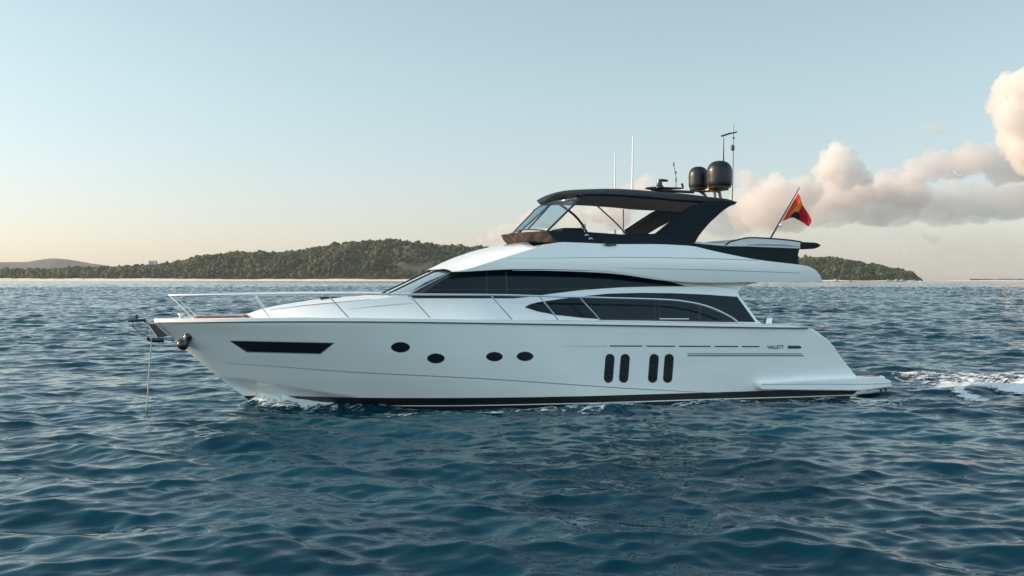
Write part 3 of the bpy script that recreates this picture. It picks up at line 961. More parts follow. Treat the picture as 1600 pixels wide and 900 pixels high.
pm.tube(np.array([ca + [-.3, 0, -.07], ca + [.1, -.1, -.09], cb + [0, 0.1, -.07], cb + [.3, 0, -.06]]), [.05, .07, .08, .05], 10)
pm.tube(np.array([ca + [.05, .1, -.06], ca + [.22, 0, -.22], ca + [.32, 0, -.45]]), .05, 8)
pm.tube(np.array([cb + [-.15, .1, -.06], cb + [.0, 0, -.18], cb + [.06, 0, -.45]]), .05, 8)
pm.tube(np.array([cb + [-.3, .1, -.06], cb + [-.16, 0, -.18], cb + [-.14, 0, -.45]]), .045, 8)
pm.build('radome_mount', M['bronze'], Y)
# radar scanner
yr = -0.1
pl = on_y([(1030.5, 293.5), (1032, 281.5)], yr)
rd = MB().lathe(pl[0], [(0.13, 0), (.12, .05), (.085, .10), (.075, pl[1, 2] - pl[0, 2])], 18).build('radar', M['tube'], Y)
a = on_y([(1029, 281.5), (1043.5, 282.3)], yr)
MB().tube(np.linspace(a[0], a[1], 5), [.03, .045, .045, .04, .03], 8).build('scanner_cap', M['tube'], rd)
a = on_y([(1009, 294.3), (1067.5, 294.2)], yr)
MB().tube(np.linspace(a[0], a[1], 9), [.03, .05, .05, .05, .045, .04, .035, .03, .02], 8).build('scanner_bar', M['tube'], rd)
a = on_y([(1067, 294), (1066.6, 291), (1065.6, 286.5)], yr)
MB().tube(a, [.035, .035, .04], 8).build('bar_tip', M['tube'], rd)
a = on_y([(1017, 296.5), (1040, 298.2), (1084, 300.3)], yr)
MB().tube(a, [.03, .05, .04], 8).build('radar_arm', M['tube'], Y)
a = on_y([(1021, 297), (1021.5, 303)], yr)
MB().tube(a, .03, 8).build('radar_leg', M['tube'], Y)
# whip aerials
def whip(name, pts, y, r, m, knobs=()):
    P = on_y(pts, y)
    mb = MB().tube(P, np.linspace(r, r * .55, len(P)), 8)
    for (px, py, kr, kh) in knobs:
        c = on_y([(px, py)], y)[0]
        mb.lathe(c - [0, 0, kh / 2], [(kr * .5, 0), (kr, kh * .15), (kr, kh * .85), (kr * .5, kh)], 10)
    return mb.build(name, m, Y)
whip('whip_aerial', [(961, 299), (961, 236)], 0.4, 0.024, M['whitepl'])
whip('whip_aerial', [(988, 299), (989, 211)], -0.5, 0.027, M['whitepl'])
whip('vhf_aerial', [(1056.5, 295), (1056.3, 278), (1055, 268), (1052, 255)], -0.1, 0.013, M['tube'], [(1056.3, 281, .022, .12), (1055.8, 269.5, .03, .07), (1052.8, 256.5, .022, .12)])
ms = whip('mast_pole', [(1144, 316), (1145.5, 250), (1146.6, 191.5)], -0.9, 0.020, M['tube'], [(1144.8, 231, .06, .17), (1146.2, 215.5, .04, .05)])
a = on_y([(1141, 208.5), (1146, 207.5), (1151.5, 206.3)], -0.9)
MB().tube(a, .022, 6).build('cross_arm', M['tube'], ms)
m2 = whip('wind_pole', [(1130, 253), (1130.5, 215)], -0.35, 0.032, M['tube'])
a = on_y(smooth_line([(1127, 212.6), (1131, 211.8), (1137, 209.5), (1142.5, 208.3)], 10), -0.35)
MB().tube(a, .030, 6).build('wind_vane', M['tube'], m2)

# ensign staff and flag
sp = on_y([(1203, 374), (1249.3, 293)], -0.3)
st = MB().tube(np.linspace(sp[0], sp[1], 8), [.03, .028, .026, .024, .022, .02, .018, .014], 8).build('flagstaff', M['tube'], Y)
c = on_y([(1219.8, 352)], -0.34)[0]
MB().lathe(c - [0, 0, .06], [(.03, 0), (.06, .03), (.055, .07), (.03, .10), (.02, .13)], 12).build('stern_light', M['whitepl'], st)

fm = bpy.data.materials.new('flag_cloth'); fm.use_nodes = True
nt = fm.node_tree
at = nt.nodes.new('ShaderNodeVertexColor'); at.layer_name = 'cloth'
pb = nt.nodes['Principled BSDF']; pb.inputs['Roughness'].default_value = 0.75
nt.links.new(at.outputs[0], pb.inputs['Base Color'])
tl = nt.nodes.new('ShaderNodeBsdfTranslucent'); nt.links.new(at.outputs[0], tl.inputs[0])
mxs = nt.nodes.new('ShaderNodeMixShader'); mxs.inputs[0].default_value = 0.5
nt.links.new(pb.outputs[0], mxs.inputs[1]); nt.links.new(tl.outputs[0], mxs.inputs[2])
nt.links.new(mxs.outputs[0], nt.nodes['Material Output'].inputs[0])
hoist = smooth_line([(1247.2, 302), (1234, 324), (1222, 346)], 40)
fly = smooth_line([(1267.6, 343), (1267, 348.5), (1263.3, 354.3)], 40)
tope = smooth_line([(1247.2, 302), (1250.5, 308), (1253, 317), (1257, 325), (1263, 333.5), (1267.6, 343)], 50)
bote = smooth_line([(1222, 346), (1229, 343), (1237, 340.2), (1242, 341), (1247, 343.8), (1255, 348), (1263.3, 354.3)], 50)
V, C_ = [], []
for i in range(40):
    v = i / 39
    for j in range(50):
        u = j / 49
        p = (1 - v) * tope[j] + v * bote[j] + (1 - u) * hoist[i] + u * fly[i] - ((1 - u) * (1 - v) * tope[0] + u * (1 - v) * tope[-1] + (1 - u) * v * bote[0] + u * v * bote[-1])
        y = -0.3 + 0.16 * u ** .7 * math.sin(u * 9.0 - v * 3.0) + 0.05 * math.sin(v * 7 + u * 4) * u
        V.append(on_y([p], y)[0])
        q = noise.noise((u * 3, v * 3, 0)) * .04
        red = (0.50, 0.012, 0.022); org = (0.75, 0.17, 0.035); yel = (0.78, 0.24, 0.05); drk = (0.02, 0.02, 0.028)
        col = red
        if u < 0.42 + q: col = (0.68, 0.06, 0.03)
        if 0.18 + q < u < 0.44 + q and v < 0.78: col = org if (u < 0.26 + q) else yel
        e = math.hypot((u - .42) / .17, (v - .82 - q) / .24)
        if e < 1: col = drk
        C_.append((*col, 1))
F = [(i * 50 + j, i * 50 + j + 1, (i + 1) * 50 + j + 1, (i + 1) * 50 + j) for i in range(39) for j in range(49)]
fo = link('flag', V, F, fm, None, True, 180)
ca_ = fo.data.color_attributes.new('cloth', 'FLOAT_COLOR', 'POINT')
ca_.data.foreach_set('color', np.array(C_, np.float32).ravel())
tag(fo, 'red and orange flag with a dark emblem on the slanted pole at the stern', 'flag')

# ------------------------------------------------------------------ the sea
NW = 210
wl = 0.30 * (10.0 / 0.30) ** rng.random(NW)
th = R(78) + rng.normal(0, R(29), NW)             # heading, from +X towards +Y
kx, ky = 2 * np.pi / wl * np.cos(th), 2 * np.pi / wl * np.sin(th)
ph = rng.random(NW) * 2 * np.pi
slope = 0.27 * math.sqrt(2.0 / NW) * np.where(wl > 2.1, (2.1 / wl) ** 1.25, 1.0) * np.where(wl < .8, 1.0, 1.0) * (0.6 + 0.8 * rng.random(NW))
amp = slope * wl / (2 * np.pi)

XS0 = float(x_stem(0.0))
def bow_env(x):
    return np.interp(x, [XS0 - .55, XS0 - .15, XS0 + .25, XS0 + .7, XS0 + 1.3, XS0 + 2.1, XS0 + 3.2, XS0 + 4.5], [0, .20, .40, .42, .33, .20, .07, 0])
def bow_wave(x, y):
    """water thrown up along the bow and the low ridge that trails down the side"""
    d = np.abs(y) - S_hull(x, np.zeros_like(x))
    a = bow_env(x)
    h = a * np.exp(-(np.clip(d - 0.02, -5, 9) / 0.36) ** 2)
    b = smst(-5, -2, x) * (1 - smst(8, 13, x))
    h += 0.05 * b * np.exp(-((d - 0.5 - 0.05 * (x + 4)) / 0.35) ** 2)
    s = smst(10.2, 11.6, x) * (1 - smst(22, 40, x))
    h += 0.16 * s * np.exp(-((np.abs(y) - 1.7 - 0.10 * (x - 11)) / 0.8) ** 2) - 0.06 * s * np.exp(-(y / 1.2) ** 2)
    return h

def sea(x, y, dx):
    """heights and sideways drift at points spaced dx apart"""
    sh = x.shape
    x = x.ravel().astype(np.float64); y = y.ravel().astype(np.float64); dx = np.broadcast_to(dx, sh).ravel()
    h = np.zeros_like(x); ux = np.zeros_like(x); uy = np.zeros_like(x)
    gust = 0.85 + 0.22 * np.sin(x * .11 + 1.3 * np.sin(y * .07)) * np.sin(y * .13 + .5 + np.sin(x * .05))
    rad = np.hypot(x - CAM[0], y - CAM[1])
    for i in range(NW):
        m = dx < wl[i] / 2.2
        if not m.any(): continue
        w = (1 - smst(wl[i] / 3.6, wl[i] / 2.2, dx[m])) * gust[m]
        p = kx[i] * x[m] + ky[i] * y[m] + ph[i]
        w = w * (1 + (0.5 * smst(40, 120, rad[m]) + 1.6 * smst(120, 520, rad[m])) * (wl[i] > 1.0))
        s = np.sin(p)
        h[m] += w * amp[i] * s
        c = np.cos(p) * w * amp[i] * 0.85
        ux[m] += c * math.cos(th[i]); uy[m] += c * math.sin(th[i])
    h += bow_wave(x, y)
    return h.reshape(sh), ux.reshape(sh), uy.reshape(sh)

def polar_sheet(rs, az):
    A, RR = np.meshgrid(az, rs)
    x = CAM[0] + RR * np.sin(YAW + A)
    y = CAM[1] + RR * np.cos(YAW + A)
    return x, y, RR
fine = R(33)
wide = R(80)
az = np.r_[np.linspace(-math.pi, -wide, 30)[:-1], np.linspace(-wide, -fine, 130)[:-1], np.linspace(-fine, fine, 880), np.linspace(fine, wide, 130)[1:], np.linspace(wide, math.pi, 30)[1:]]
rs = np.r_[[0.02, 2, 4, 6, 8], 9.5 * (520 / 9.5) ** np.linspace(0, 1, 1500), np.arange(522.0, 3000, 2.0), 3003 * (11500 / 3003) ** np.linspace(0, 1, 90)]
X_, Y_, RR = polar_sheet(rs, az)
daz = np.abs(np.gradient(az))
dxg = np.maximum(RR * daz[None, :], 0.5 * np.abs(np.gradient(rs))[:, None])
h, ux, uy = sea(X_, Y_, dxg)
V = np.stack([X_ + ux, Y_ + uy, h], 2).reshape(-1, 3)
nr, na = X_.shape
idx = np.arange(nr * na).reshape(nr, na)
F = np.stack([idx[:-1, :-1], idx[1:, :-1], idx[1:, 1:], idx[:-1, 1:]], 2).reshape(-1, 4)[:, ::-1]

wm = bpy.data.materials.new('sea_water'); wm.use_nodes = True
nt = wm.node_tree; L_ = nt.links
pb = nt.nodes['Principled BSDF']
pb.inputs['IOR'].default_value = 1.333
pb.inputs['Roughness'].default_value = 0.03
pb.inputs['Specular IOR Level'].default_value = 0.5
pb.inputs['Specular Tint'].default_value = (0.60, 0.92, 1.0, 1)
tc = nt.nodes.new('ShaderNodeTexCoord')
def nnode(scale, detail, sx=1.0, sy=1.0, rot=0.0, rough=.55):
    mp = nt.nodes.new('ShaderNodeMapping')
    mp.inputs['Scale'].default_value = (sx, sy, 1)
    mp.inputs['Rotation'].default_value = (0, 0, rot)
    n = nt.nodes.new('ShaderNodeTexNoise')
    n.inputs['Scale'].default_value = scale
    n.inputs['Detail'].default_value = detail
    n.inputs['Roughness'].default_value = rough
    L_.new(tc.outputs['Object'], mp.inputs['Vector']); L_.new(mp.outputs[0], n.inputs['Vector'])
    return n
cr = nt.nodes.new('ShaderNodeValToRGB')
cr.color_ramp.elements[0].position = .35; cr.color_ramp.elements[0].color = (0.0003, 0.019, 0.033, 1)
cr.color_ramp.elements[1].position = .68; cr.color_ramp.elements[1].color = (0.0008, 0.047, 0.071, 1)
L_.new(nnode(0.05, 4, 1, 2.2, R(-14)).outputs[0], cr.inputs[0])
L_.new(cr.outputs[0], pb.inputs['Base Color'])
b1 = nt.nodes.new('ShaderNodeBump'); b1.inputs['Strength'].default_value = 0.3; b1.inputs['Distance'].default_value = 0.05
b2 = nt.nodes.new('ShaderNodeBump'); b2.inputs['Strength'].default_value = 0.15; b2.inputs['Distance'].default_value = 0.012
b3 = nt.nodes.new('ShaderNodeBump'); b3.inputs['Strength'].default_value = 0.5; b3.inputs['Distance'].default_value = 0.30
L_.new(nnode(1.5, 5, .7, 1.5, R(-14)).outputs[0], b1.inputs['Height'])
L_.new(nnode(9, 3, .6, 1.3, R(-20)).outputs[0], b2.inputs['Height'])
L_.new(nnode(0.35, 4, .6, 1.5, R(-8)).outputs[0], b3.inputs['Height'])
L_.new(b3.outputs[0], b1.inputs['Normal']); L_.new(b1.outputs[0], b2.inputs['Normal']); L_.new(b2.outputs[0], pb.inputs['Normal'])
so = fast_mesh('sea', V, F, wm)
tag(so, kind='structure')

# ------------------------------------------------------------------ foam
foam_m = bpy.data.materials.new('sea_foam'); foam_m.use_nodes = True
nt = foam_m.node_tree; L_ = nt.links
pb = nt.nodes['Principled BSDF']
pb.inputs['Base Color'].default_value = (0.80, 0.82, 0.82, 1); pb.inputs['Roughness'].default_value = 0.85
at = nt.nodes.new('ShaderNodeAttribute'); at.attribute_name = 'foam_cover'
tc = nt.nodes.new('ShaderNodeTexCoord')
mp = nt.nodes.new('ShaderNodeMapping'); mp.inputs['Scale'].default_value = (.7, 1.5, 1); L_.new(tc.outputs['Object'], mp.inputs[0])
n1 = nt.nodes.new('ShaderNodeTexNoise'); n1.inputs['Scale'].default_value = 3.2; n1.inputs['Detail'].default_value = 9; n1.inputs['Roughness'].default_value = .68; n1.inputs['Distortion'].default_value = .8
L_.new(mp.outputs[0], n1.inputs['Vector'])
vo = nt.nodes.new('ShaderNodeTexVoronoi'); vo.feature = 'DISTANCE_TO_EDGE'; vo.inputs['Scale'].default_value = 5
wpm = nt.nodes.new('ShaderNodeMix'); wpm.data_type = 'VECTOR'; wpm.inputs[0].default_value = .25
L_.new(mp.outputs[0], wpm.inputs[4]); L_.new(n1.outputs['Color'], wpm.inputs[5]); L_.new(wpm.outputs[1], vo.inputs['Vector'])
lace = nt.nodes.new('ShaderNodeMapRange'); lace.inputs['From Min'].default_value = 0.0; lace.inputs['From Max'].default_value = .12; lace.inputs['To Min'].default_value = .16; lace.inputs['To Max'].default_value = 0.0
L_.new(vo.outputs['Distance'], lace.inputs[0])
ad = nt.nodes.new('ShaderNodeMath'); ad.operation = 'ADD'; nc = nt.nodes.new('ShaderNodeMath'); nc.operation = 'MULTIPLY_ADD'; nc.inputs[1].default_value = 1.9; nc.inputs[2].default_value = -.45; L_.new(n1.outputs[0], nc.inputs[0]); L_.new(nc.outputs[0], ad.inputs[0]); L_.new(lace.outputs[0], ad.inputs[1])
a2 = nt.nodes.new('ShaderNodeMath'); a2.operation = 'ADD'; L_.new(ad.outputs[0], a2.inputs[0]); L_.new(at.outputs['Fac'], a2.inputs[1])
mr = nt.nodes.new('ShaderNodeMapRange'); mr.interpolation_type = 'SMOOTHSTEP'; mr.inputs['From Min'].default_value = 0.90; mr.inputs['From Max'].default_value = 1.22
L_.new(a2.outputs[0], mr.inputs[0])
tr_ = nt.nodes.new('ShaderNodeBsdfTransparent'); mx = nt.nodes.new('ShaderNodeMixShader')
L_.new(mr.outputs[0], mx.inputs[0]); L_.new(tr_.outputs[0], mx.inputs[1]); L_.new(pb.outputs[0], mx.inputs[2]); L_.new(mx.outputs[0], nt.nodes['Material Output'].inputs[0])
bp = nt.nodes.new('ShaderNodeBump'); bp.inputs['Strength'].default_value = .8; bp.inputs['Distance'].default_value = .08
L_.new(a2.outputs[0], bp.inputs['Height']); L_.new(bp.outputs[0], pb.inputs['Normal'])

def sdf(P, poly):
    """signed distance, positive inside"""
    poly = np.array(poly, float); n = len(poly)
    d = np.full(len(P), 1e9); c = np.zeros(len(P), bool)
    for i in range(n):
        a, b = poly[i], poly[(i + 1) % n]
        e = b - a; w = P - a
        t = np.clip((w @ e) / (e @ e + 1e-12), 0, 1)
        d = np.minimum(d, np.linalg.norm(w - t[:, None] * e, axis=1))
        k = ((a[1] > P[:, 1]) != (b[1] > P[:, 1]))
        xx = (b[0] - a[0]) * (P[:, 1] - a[1]) / (b[1] - a[1] + 1e-12) + a[0]
        c ^= k & (P[:, 0] < xx)
    return np.where(c, d, -d)

def foam_sheet(name, x0, x1, y0, y1, step, polys, lift=0.02, relief=0.05, bow=False):
    xs, ys = np.arange(x0, x1, step), np.arange(y0, y1, step * 1.3)
    X2, Y2 = np.meshgrid(xs, ys)
    h, ux, uy = sea(X2, Y2, 0.0027 * np.hypot(X2 - CAM[0], Y2 - CAM[1]))
    den = np.zeros(X2.size)
    P = np.stack([X2.ravel(), Y2.ravel()], 1)
    for poly, soft, top in polys:
        W = on_z(poly, 0.0)[:, :2]
        s = sdf(P, W)
        den = np.maximum(den, top * smst(-soft, soft, s))
    if bow:
        dd = np.abs(Y2) - S_hull(X2, np.zeros_like(X2))
        e = np.clip(bow_env(X2) / .40, 0, 1) ** .6
        den = np.maximum(den, (.80 * e * (1 - smst(.30, .95, dd)) * (1 - .40 * smst(XS0 + 1.2, XS0 + 3.2, X2))).ravel())
    ins = np.abs(Y2) < S_hull(X2, np.zeros_like(X2)) - 0.05
    ins &= X2 < x_end(np.array(0.3))
    den = np.where(ins.ravel(), 0, den)
    nz = np.array([noise.fractal((px * 1.7, py * 2.2, 3.1), 0.8, 2.1, 4) if d_ > .1 else 0 for (px, py), d_ in zip(P, den)])
    Z = h.ravel() + lift * smst(.1, .3, den) + relief * den * (0.5 + nz)
    V = np.stack([X2.ravel() + ux.ravel(), Y2.ravel() + uy.ravel(), Z], 1)
    ny, nx = X2.shape
    idx = np.arange(ny * nx).reshape(ny, nx)
    F = np.stack([idx[:-1, :-1], idx[:-1, 1:], idx[1:, 1:], idx[1:, :-1]], 2).reshape(-1, 4)
    F = F[(den[F] > 0.12).any(1)]
    use = np.unique(F); rm = np.full(len(V), -1); rm[use] = np.arange(len(use))
    o = fast_mesh(name, V[use], rm[F], foam_m)
    a = o.data.attributes.new('foam_cover', 'FLOAT', 'POINT')
    a.data.foreach_set('value', den[use].astype(np.float32))
    return tag(o, kind='stuff')

stern_polys = [
    ([(1372, 583), (1400, 581), (1450, 580), (1462, 584), (1430, 588), (1400, 589)], .7, .68),
    ([(1434, 611), (1462, 602), (1500, 597), (1515, 594), (1550, 599), (1600, 596), (1720, 594), (1720, 604), (1600, 606), (1540, 608), (1490, 612), (1450, 614)], .5, .88),
    ([(1470, 613), (1510, 617), (1556, 627), (1535, 629), (1490, 621)], .35, .72),
    ([(1505, 612), (1560, 611), (1600, 601), (1740, 596), (1740, 612), (1600, 618), (1570, 617), (1530, 615)], .45, .82),
    ([(1515, 571), (1545, 567), (1600, 566), (1700, 566), (1700, 572), (1600, 573), (1540, 575)], .9, .46),
    ([(1400, 592), (1470, 588), (1600, 583), (1800, 578), (1900, 590), (1700, 606), (1500, 607), (1420, 606)], 1.6, .54),
    ([(1322, 629), (1345, 624), (1385, 626), (1405, 633), (1385, 636), (1345, 635)], .30, .55),
    ([(1390, 634), (1420, 626), (1460, 625), (1460, 628), (1420, 632)], .35, .42),
]
foam_sheet('stern_wake_foam', 8.6, 34, -9, 4.5, 0.045, stern_polys, 0.012, 0.07)
bow_polys = [
    ([(362, 640), (376, 631), (388, 626), (400, 630), (404, 640), (392, 646), (376, 646)], .16, .72),
    ([(400, 632), (414, 628), (432, 632), (455, 638), (482, 644), (490, 650), (455, 650), (425, 647), (404, 643)], .16, .74),
    ([(470, 638), (500, 642), (535, 645), (560, 648), (540, 652), (505, 651), (480, 648)], .25, .58),
    ([(560, 645.5), (640, 645.5), (700, 645), (800, 642.5), (900, 637.5), (1000, 634), (1000, 639), (900, 643), (800, 647), (700, 648.5), (600, 648.5)], .22, .40),
    ([(1000, 633), (1100, 630), (1200, 625), (1330, 621), (1330, 625), (1200, 630), (1100, 635), (1000, 638)], .22, .38),
    ([(900, 637), (1000, 634), (1090, 632), (1090, 637), (1000, 641), (900, 645)], .25, .50),
]
foam_sheet('bow_wave_foam', -8.6, 9.2, -4.6, -0.0, 0.035, bow_polys[3:], 0.012, 0.09, True)

# ------------------------------------------------------------------ the island
def world_at(px, dep, z=0.0):
    q = CAM + VIEW * dep + RIGHT * ((px - CX0) / FPX * dep)
    return np.array([q[0], q[1], z])
def terrain(name, sky_px, dep, near, far, px0, px1, m, n=260, k=40, base=-2.0, inset=0.0, rough=0.06, power=0.75, beach=0.0, npx=None):
    """hill whose crest, at distance dep, has the traced outline; returns a height function too"""
    sp = np.array(sky_px, float)
    def H(px): return np.maximum((HZ - np.interp(px, sp[:, 0], sp[:, 1])) * dep / FPX + CAM[2] - inset, 0.0)
    def hgt(px, d):
        px = np.asarray(px, float); d = np.asarray(d, float)
        t = np.clip((d - near) / (dep - near), 0, 1)
        t2 = np.clip((far - d) / (far - dep), 0, 1)
        up = np.sin(t * math.pi / 2) ** power
        dn = np.sin(t2 * math.pi / 2) ** 0.9
        g = np.where(d < dep, up, dn)
        w = 1 + rough * (np.sin(px * .055 + d * .012) + .6 * np.sin(px * .13 - d * .021 + 1) + .5 * np.sin(px * .031 + d * .03 + 2)) * (1 - g ** 3)
        return H(px) * g * w + base * (1 - smst(0, .06, g)) + beach
    pxs = np.linspace(px0, px1, n); ds = near + (far - near) * np.linspace(0, 1, k)
    PX, D = np.meshgrid(pxs, ds)
    Z = hgt(PX, D)
    lat = (PX - CX0) / FPX * D
    XY = CAM[None, None, :2] + D[..., None] * VIEW[:2] + lat[..., None] * RIGHT[:2]
    V = np.concatenate([XY, Z[..., None]], 2).reshape(-1, 3)
    idx = np.arange(n * k).reshape(k, n)
    F = np.stack([idx[:-1, :-1], idx[:-1, 1:], idx[1:, 1:], idx[1:, :-1]], 2).reshape(-1, 4)
    o = fast_mesh(name, V, F, m)
    tag(o, kind='structure')
    return o, hgt
M['soil'] = mat('island_ground', (0.060, 0.055, 0.030), 0.95, var=0.3, vscale=0.03)
M['sand'] = mat('beach_sand', (0.66, 0.58, 0.47), 0.95, var=0.08, vscale=0.05)
M['farhill'] = mat('far_hill_cover', (0.050, 0.058, 0.040), 0.95, var=0.3, vscale=0.02)
crest = [(-420, 424), (-200, 421), (-60, 421), (0, 420.5), (60, 419.5), (110, 419), (125, 417.5), (180, 416.5), (212, 414.5), (250, 412), (280, 408), (310, 398.5), (345, 395.5), (370, 393), (400, 393.5), (445, 393), (480, 388.5), (505, 385), (545, 377.5), (575, 374.5), (612, 374), (640, 375.5), (680, 379.5), (740, 384.5), (800, 389), (900, 396), (1000, 403), (1100, 405), (1180, 403), (1250, 402), (1280, 401.5), (1298, 400.5), (1312, 404), (1330, 407.5), (1345, 408), (1380, 415), (1400, 419), (1420, 424), (1432, 430), (1441, 433), (1447, 438), (1452, 441)]
DI, NI, FI = 2560.0, 2330.0, 2900.0
isl, hgt = terrain('island_hill', crest, DI, NI, FI, -420, 1452, M['soil'], 420, 44, base=-3, inset=10.0, rough=0.15)
# beach along the foot of the island
pxb = np.linspace(-420, 1440, 320)
rise = np.interp(pxb, [-420, 0, 300, 640, 900, 1150, 1310, 1340, 1440], [7.5, 7.2, 6.6, 5.6, 4.6, 4.2, 3.6, 2.2, 1.6]) + 0.35 * np.sin(pxb * .06) + .25 * np.sin(pxb * .17)
rows = []
for f, zf, dz in ((0, 0, -1.5), (.1, 0, -.1), (.3, .22, .0), (.55, .6, 0), (.8, .92, 0), (1.0, 1.0, 0), (1.25, .7, -2)):
    d = 2285 + 62 * f + 6 * np.sin(pxb * .021) + 3 * np.sin(pxb * .057)
    lat = (pxb - CX0) / FPX * d
    XY = CAM[None, :2] + d[:, None] * VIEW[:2] + lat[:, None] * RIGHT[:2]
    rows.append(np.concatenate([XY, (rise * zf + dz)[:, None]], 1))
bo = MB().grid(np.array(rows)).build('beach', M['sand']); tag(bo, kind='structure')

farcrest = [(-500, 415), (-250, 411), (-60, 410.5), (0, 409.5), (40, 409.2), (58, 406.5), (78, 404), (92, 404.2), (110, 406), (128, 409), (145, 412), (165, 414.5), (178, 417), (210, 423), (260, 432), (300, 439)]
fcs = smooth_line(farcrest, 240)
fcs[:, 1] += 0.35 * np.array([noise.fractal((x * .35, 0, 0), 1, 2, 3) for x in fcs[:, 0]])
fh, _ = terrain('far_hill', fcs, 6200.0, 5600.0, 6900.0, -500, 300, M['farhill'], 500, 24, base=-8)

# woodland on the island: crowns of leaf clumps, one mass
def forest(name, spots, m, size=(6.0, 12.0), leafn=34):
    bm = bmesh.new(); bmesh.ops.create_icosphere(bm, subdivisions=2, radius=1.0)
    bv = np.array([v.co[:] for v in bm.verts]); bf = np.array([[v.index for v in f.verts] for f in bm.faces]); bm.free()
    Vs, Fs, Cs = [], [], []
    off = 0
    for (x, y, z, sc_, tint) in spots:
        r = rng.uniform(*size) * sc_ * .5
        hh = r * rng.uniform(.8, 1.25)
        q = bv * (1 + rng.normal(0, .20, (len(bv), 1)))
        q = q * [r, r, hh] * .9 + [x, y, z + hh * .55]
        Vs.append(q); Fs.append(bf + off); off += len(q)
        Cs.append(np.full(len(q), tint))
        # leaf clumps
        d = rng.normal(size=(leafn, 3)); d /= np.linalg.norm(d, axis=1)[:, None]
        d[:, 2] = np.abs(d[:, 2]) * .9 - .15
        c = d * [r, r, hh] * rng.uniform(.80, 1.18, (leafn, 1)) + [x, y, z + hh * .55]
        a = rng.normal(size=(leafn, 3)); b = rng.normal(size=(leafn, 3))
        s = r * rng.uniform(.16, .34, (leafn, 1))
        a = a / np.linalg.norm(a, axis=1)[:, None] * s; b = b / np.linalg.norm(b, axis=1)[:, None] * s
        t = np.stack([c - a, c + b, c + a * .9 - b * .4], 1).reshape(-1, 3)
        Vs.append(t); Fs.append(np.arange(leafn * 3).reshape(-1, 3) + off); off += len(t)
        Cs.append(np.repeat(np.clip(tint + rng.normal(0, .10, leafn), 0, 1), 3))
    o = fast_mesh(name, np.vstack(Vs), np.vstack(Fs), m, smooth=False)
    a = o.data.attributes.new('tint', 'FLOAT', 'POINT')
    a.data.foreach_set('value', np.concatenate(Cs).astype(np.float32))
    return o
fm_ = bpy.data.materials.new('woodland_leaves'); fm_.use_nodes = True
nt = fm_.node_tree
at = nt.nodes.new('ShaderNodeAttribute'); at.attribute_name = 'tint'
cr = nt.nodes.new('ShaderNodeValToRGB')
cr.color_ramp.elements[0].color = (0.012, 0.018, 0.007, 1)
e = cr.color_ramp.elements.new(.5); e.color = (0.030, 0.042, 0.013, 1)
cr.color_ramp.elements[-1].color = (0.082, 0.080, 0.026, 1)
nt.links.new(at.outputs['Fac'], cr.inputs[0])
pb = nt.nodes['Principled BSDF']; pb.inputs['Roughness'].default_value = .8
pb.inputs['Specular IOR Level'].default_value = .25
nt.links.new(cr.outputs[0], pb.inputs['Base Color'])
spots = []
for px in np.arange(-400, 1449, 1.0):
    for d in np.arange(NI + 12, 2680, 11.5):
        if rng.random() < .14 or (620 < px < 1230 and rng.random() < .55): continue
        p_ = px + rng.uniform(-3.2, 3.2); d_ = d + rng.uniform(-6, 6)
        if rng.random() > .38: continue
        z = float(hgt(p_, d_))
        if z < 1.0: continue
        w = world_at(p_, d_)
        tint = .5 + .55 * noise.fractal((p_ * .025, d_ * .012, 0), .9, 2, 3) + rng.normal(0, .16)
        big = 0.75 + .7 * max(0, noise.noise((p_ * .06, d_ * .02, 5.0))) + rng.uniform(-.15, .25)
        hs = min(1.0, .35 + z / 14.0)
        spots.append((w[0], w[1], z - .5, big * hs, min(1, max(0, tint))))
print('trees', len(spots))
fo_ = forest('island_woodland', spots, fm_, (7.0, 15.5), 24)
tag(fo_, kind='stuff')

# far hill gets its own ragged cover only through its outline; the sand spit on the right
pxs = np.linspace(1462, 2100, 120)
rows = []
D0 = 4200.0
rise = np.interp(pxs, [1462, 1490, 1520, 1560, 1700, 2100], [0.2, 1.2, 2.6, 3.4, 3.6, 3.0]) + .25 * np.sin(pxs * .11)
for f, zf in ((0, -.6), (.15, 0.1), (.5, .8), (.8, 1.0), (1.2, .5), (1.6, -.5)):
    d = D0 + 130 * f
    lat = (pxs - CX0) / FPX * d
    XY = CAM[None, :2] + d * VIEW[:2] + lat[:, None] * RIGHT[:2]
    rows.append(np.concatenate([XY, (rise * zf)[:, None]], 1))
sb = MB().grid(np.array(rows)).build('sand_spit', M['sand']); tag(sb, kind='structure')
sp2 = []
for px in np.arange(1516, 2060, .8):
    w = world_at(px, D0 + 110 + rng.uniform(-10, 30))
    sp2.append((w[0], w[1], 3.0, rng.uniform(.35, .6), rng.uniform(.1, .6)))
sc2 = forest('spit_scrub', sp2, fm_, (9, 14), 14); tag(sc2, kind='stuff')

# three trees standing clear on the ridge, and the pale building beside them
def lone_tree(px, hpx, label, tint):
    d = 2500.0
    w = world_at(px, d, 0)
    z = float(hgt(px, d)) + 6
    t = empty('ridge_tree', (w[0], w[1], z))
    tag(t, label, 'tree', 'trees standing clear on the ridge')
    hm = hpx * d / FPX
    MB().tube(np.array([(0, 0, -8), (0.2, 0, hm * .3), (0.1, .2, hm * .75)]), [.7, .45, .2], 7).build('trunk', mat('bark', (.09, .07, .05), .9), t)
    o = forest('crown', [(0, 0, hm * .35, hm / 13, tint), (hm * .14, 0, hm * .55, hm / 17, tint), (-hm * .12, .3, hm * .6, hm / 18, tint)], fm_, (9, 11), 46)
    o.parent = t
lone_tree(211.5, 4.6, 'leftmost of three small dark trees on the ridge left of the pale building', .25)
lone_tree(215.0, 5.0, 'middle and tallest of three small dark trees on the ridge left of the pale building', .2)
lone_tree(222.3, 5.2, 'small dark tree on the ridge nearest the pale building', .3)
d = 2520.0
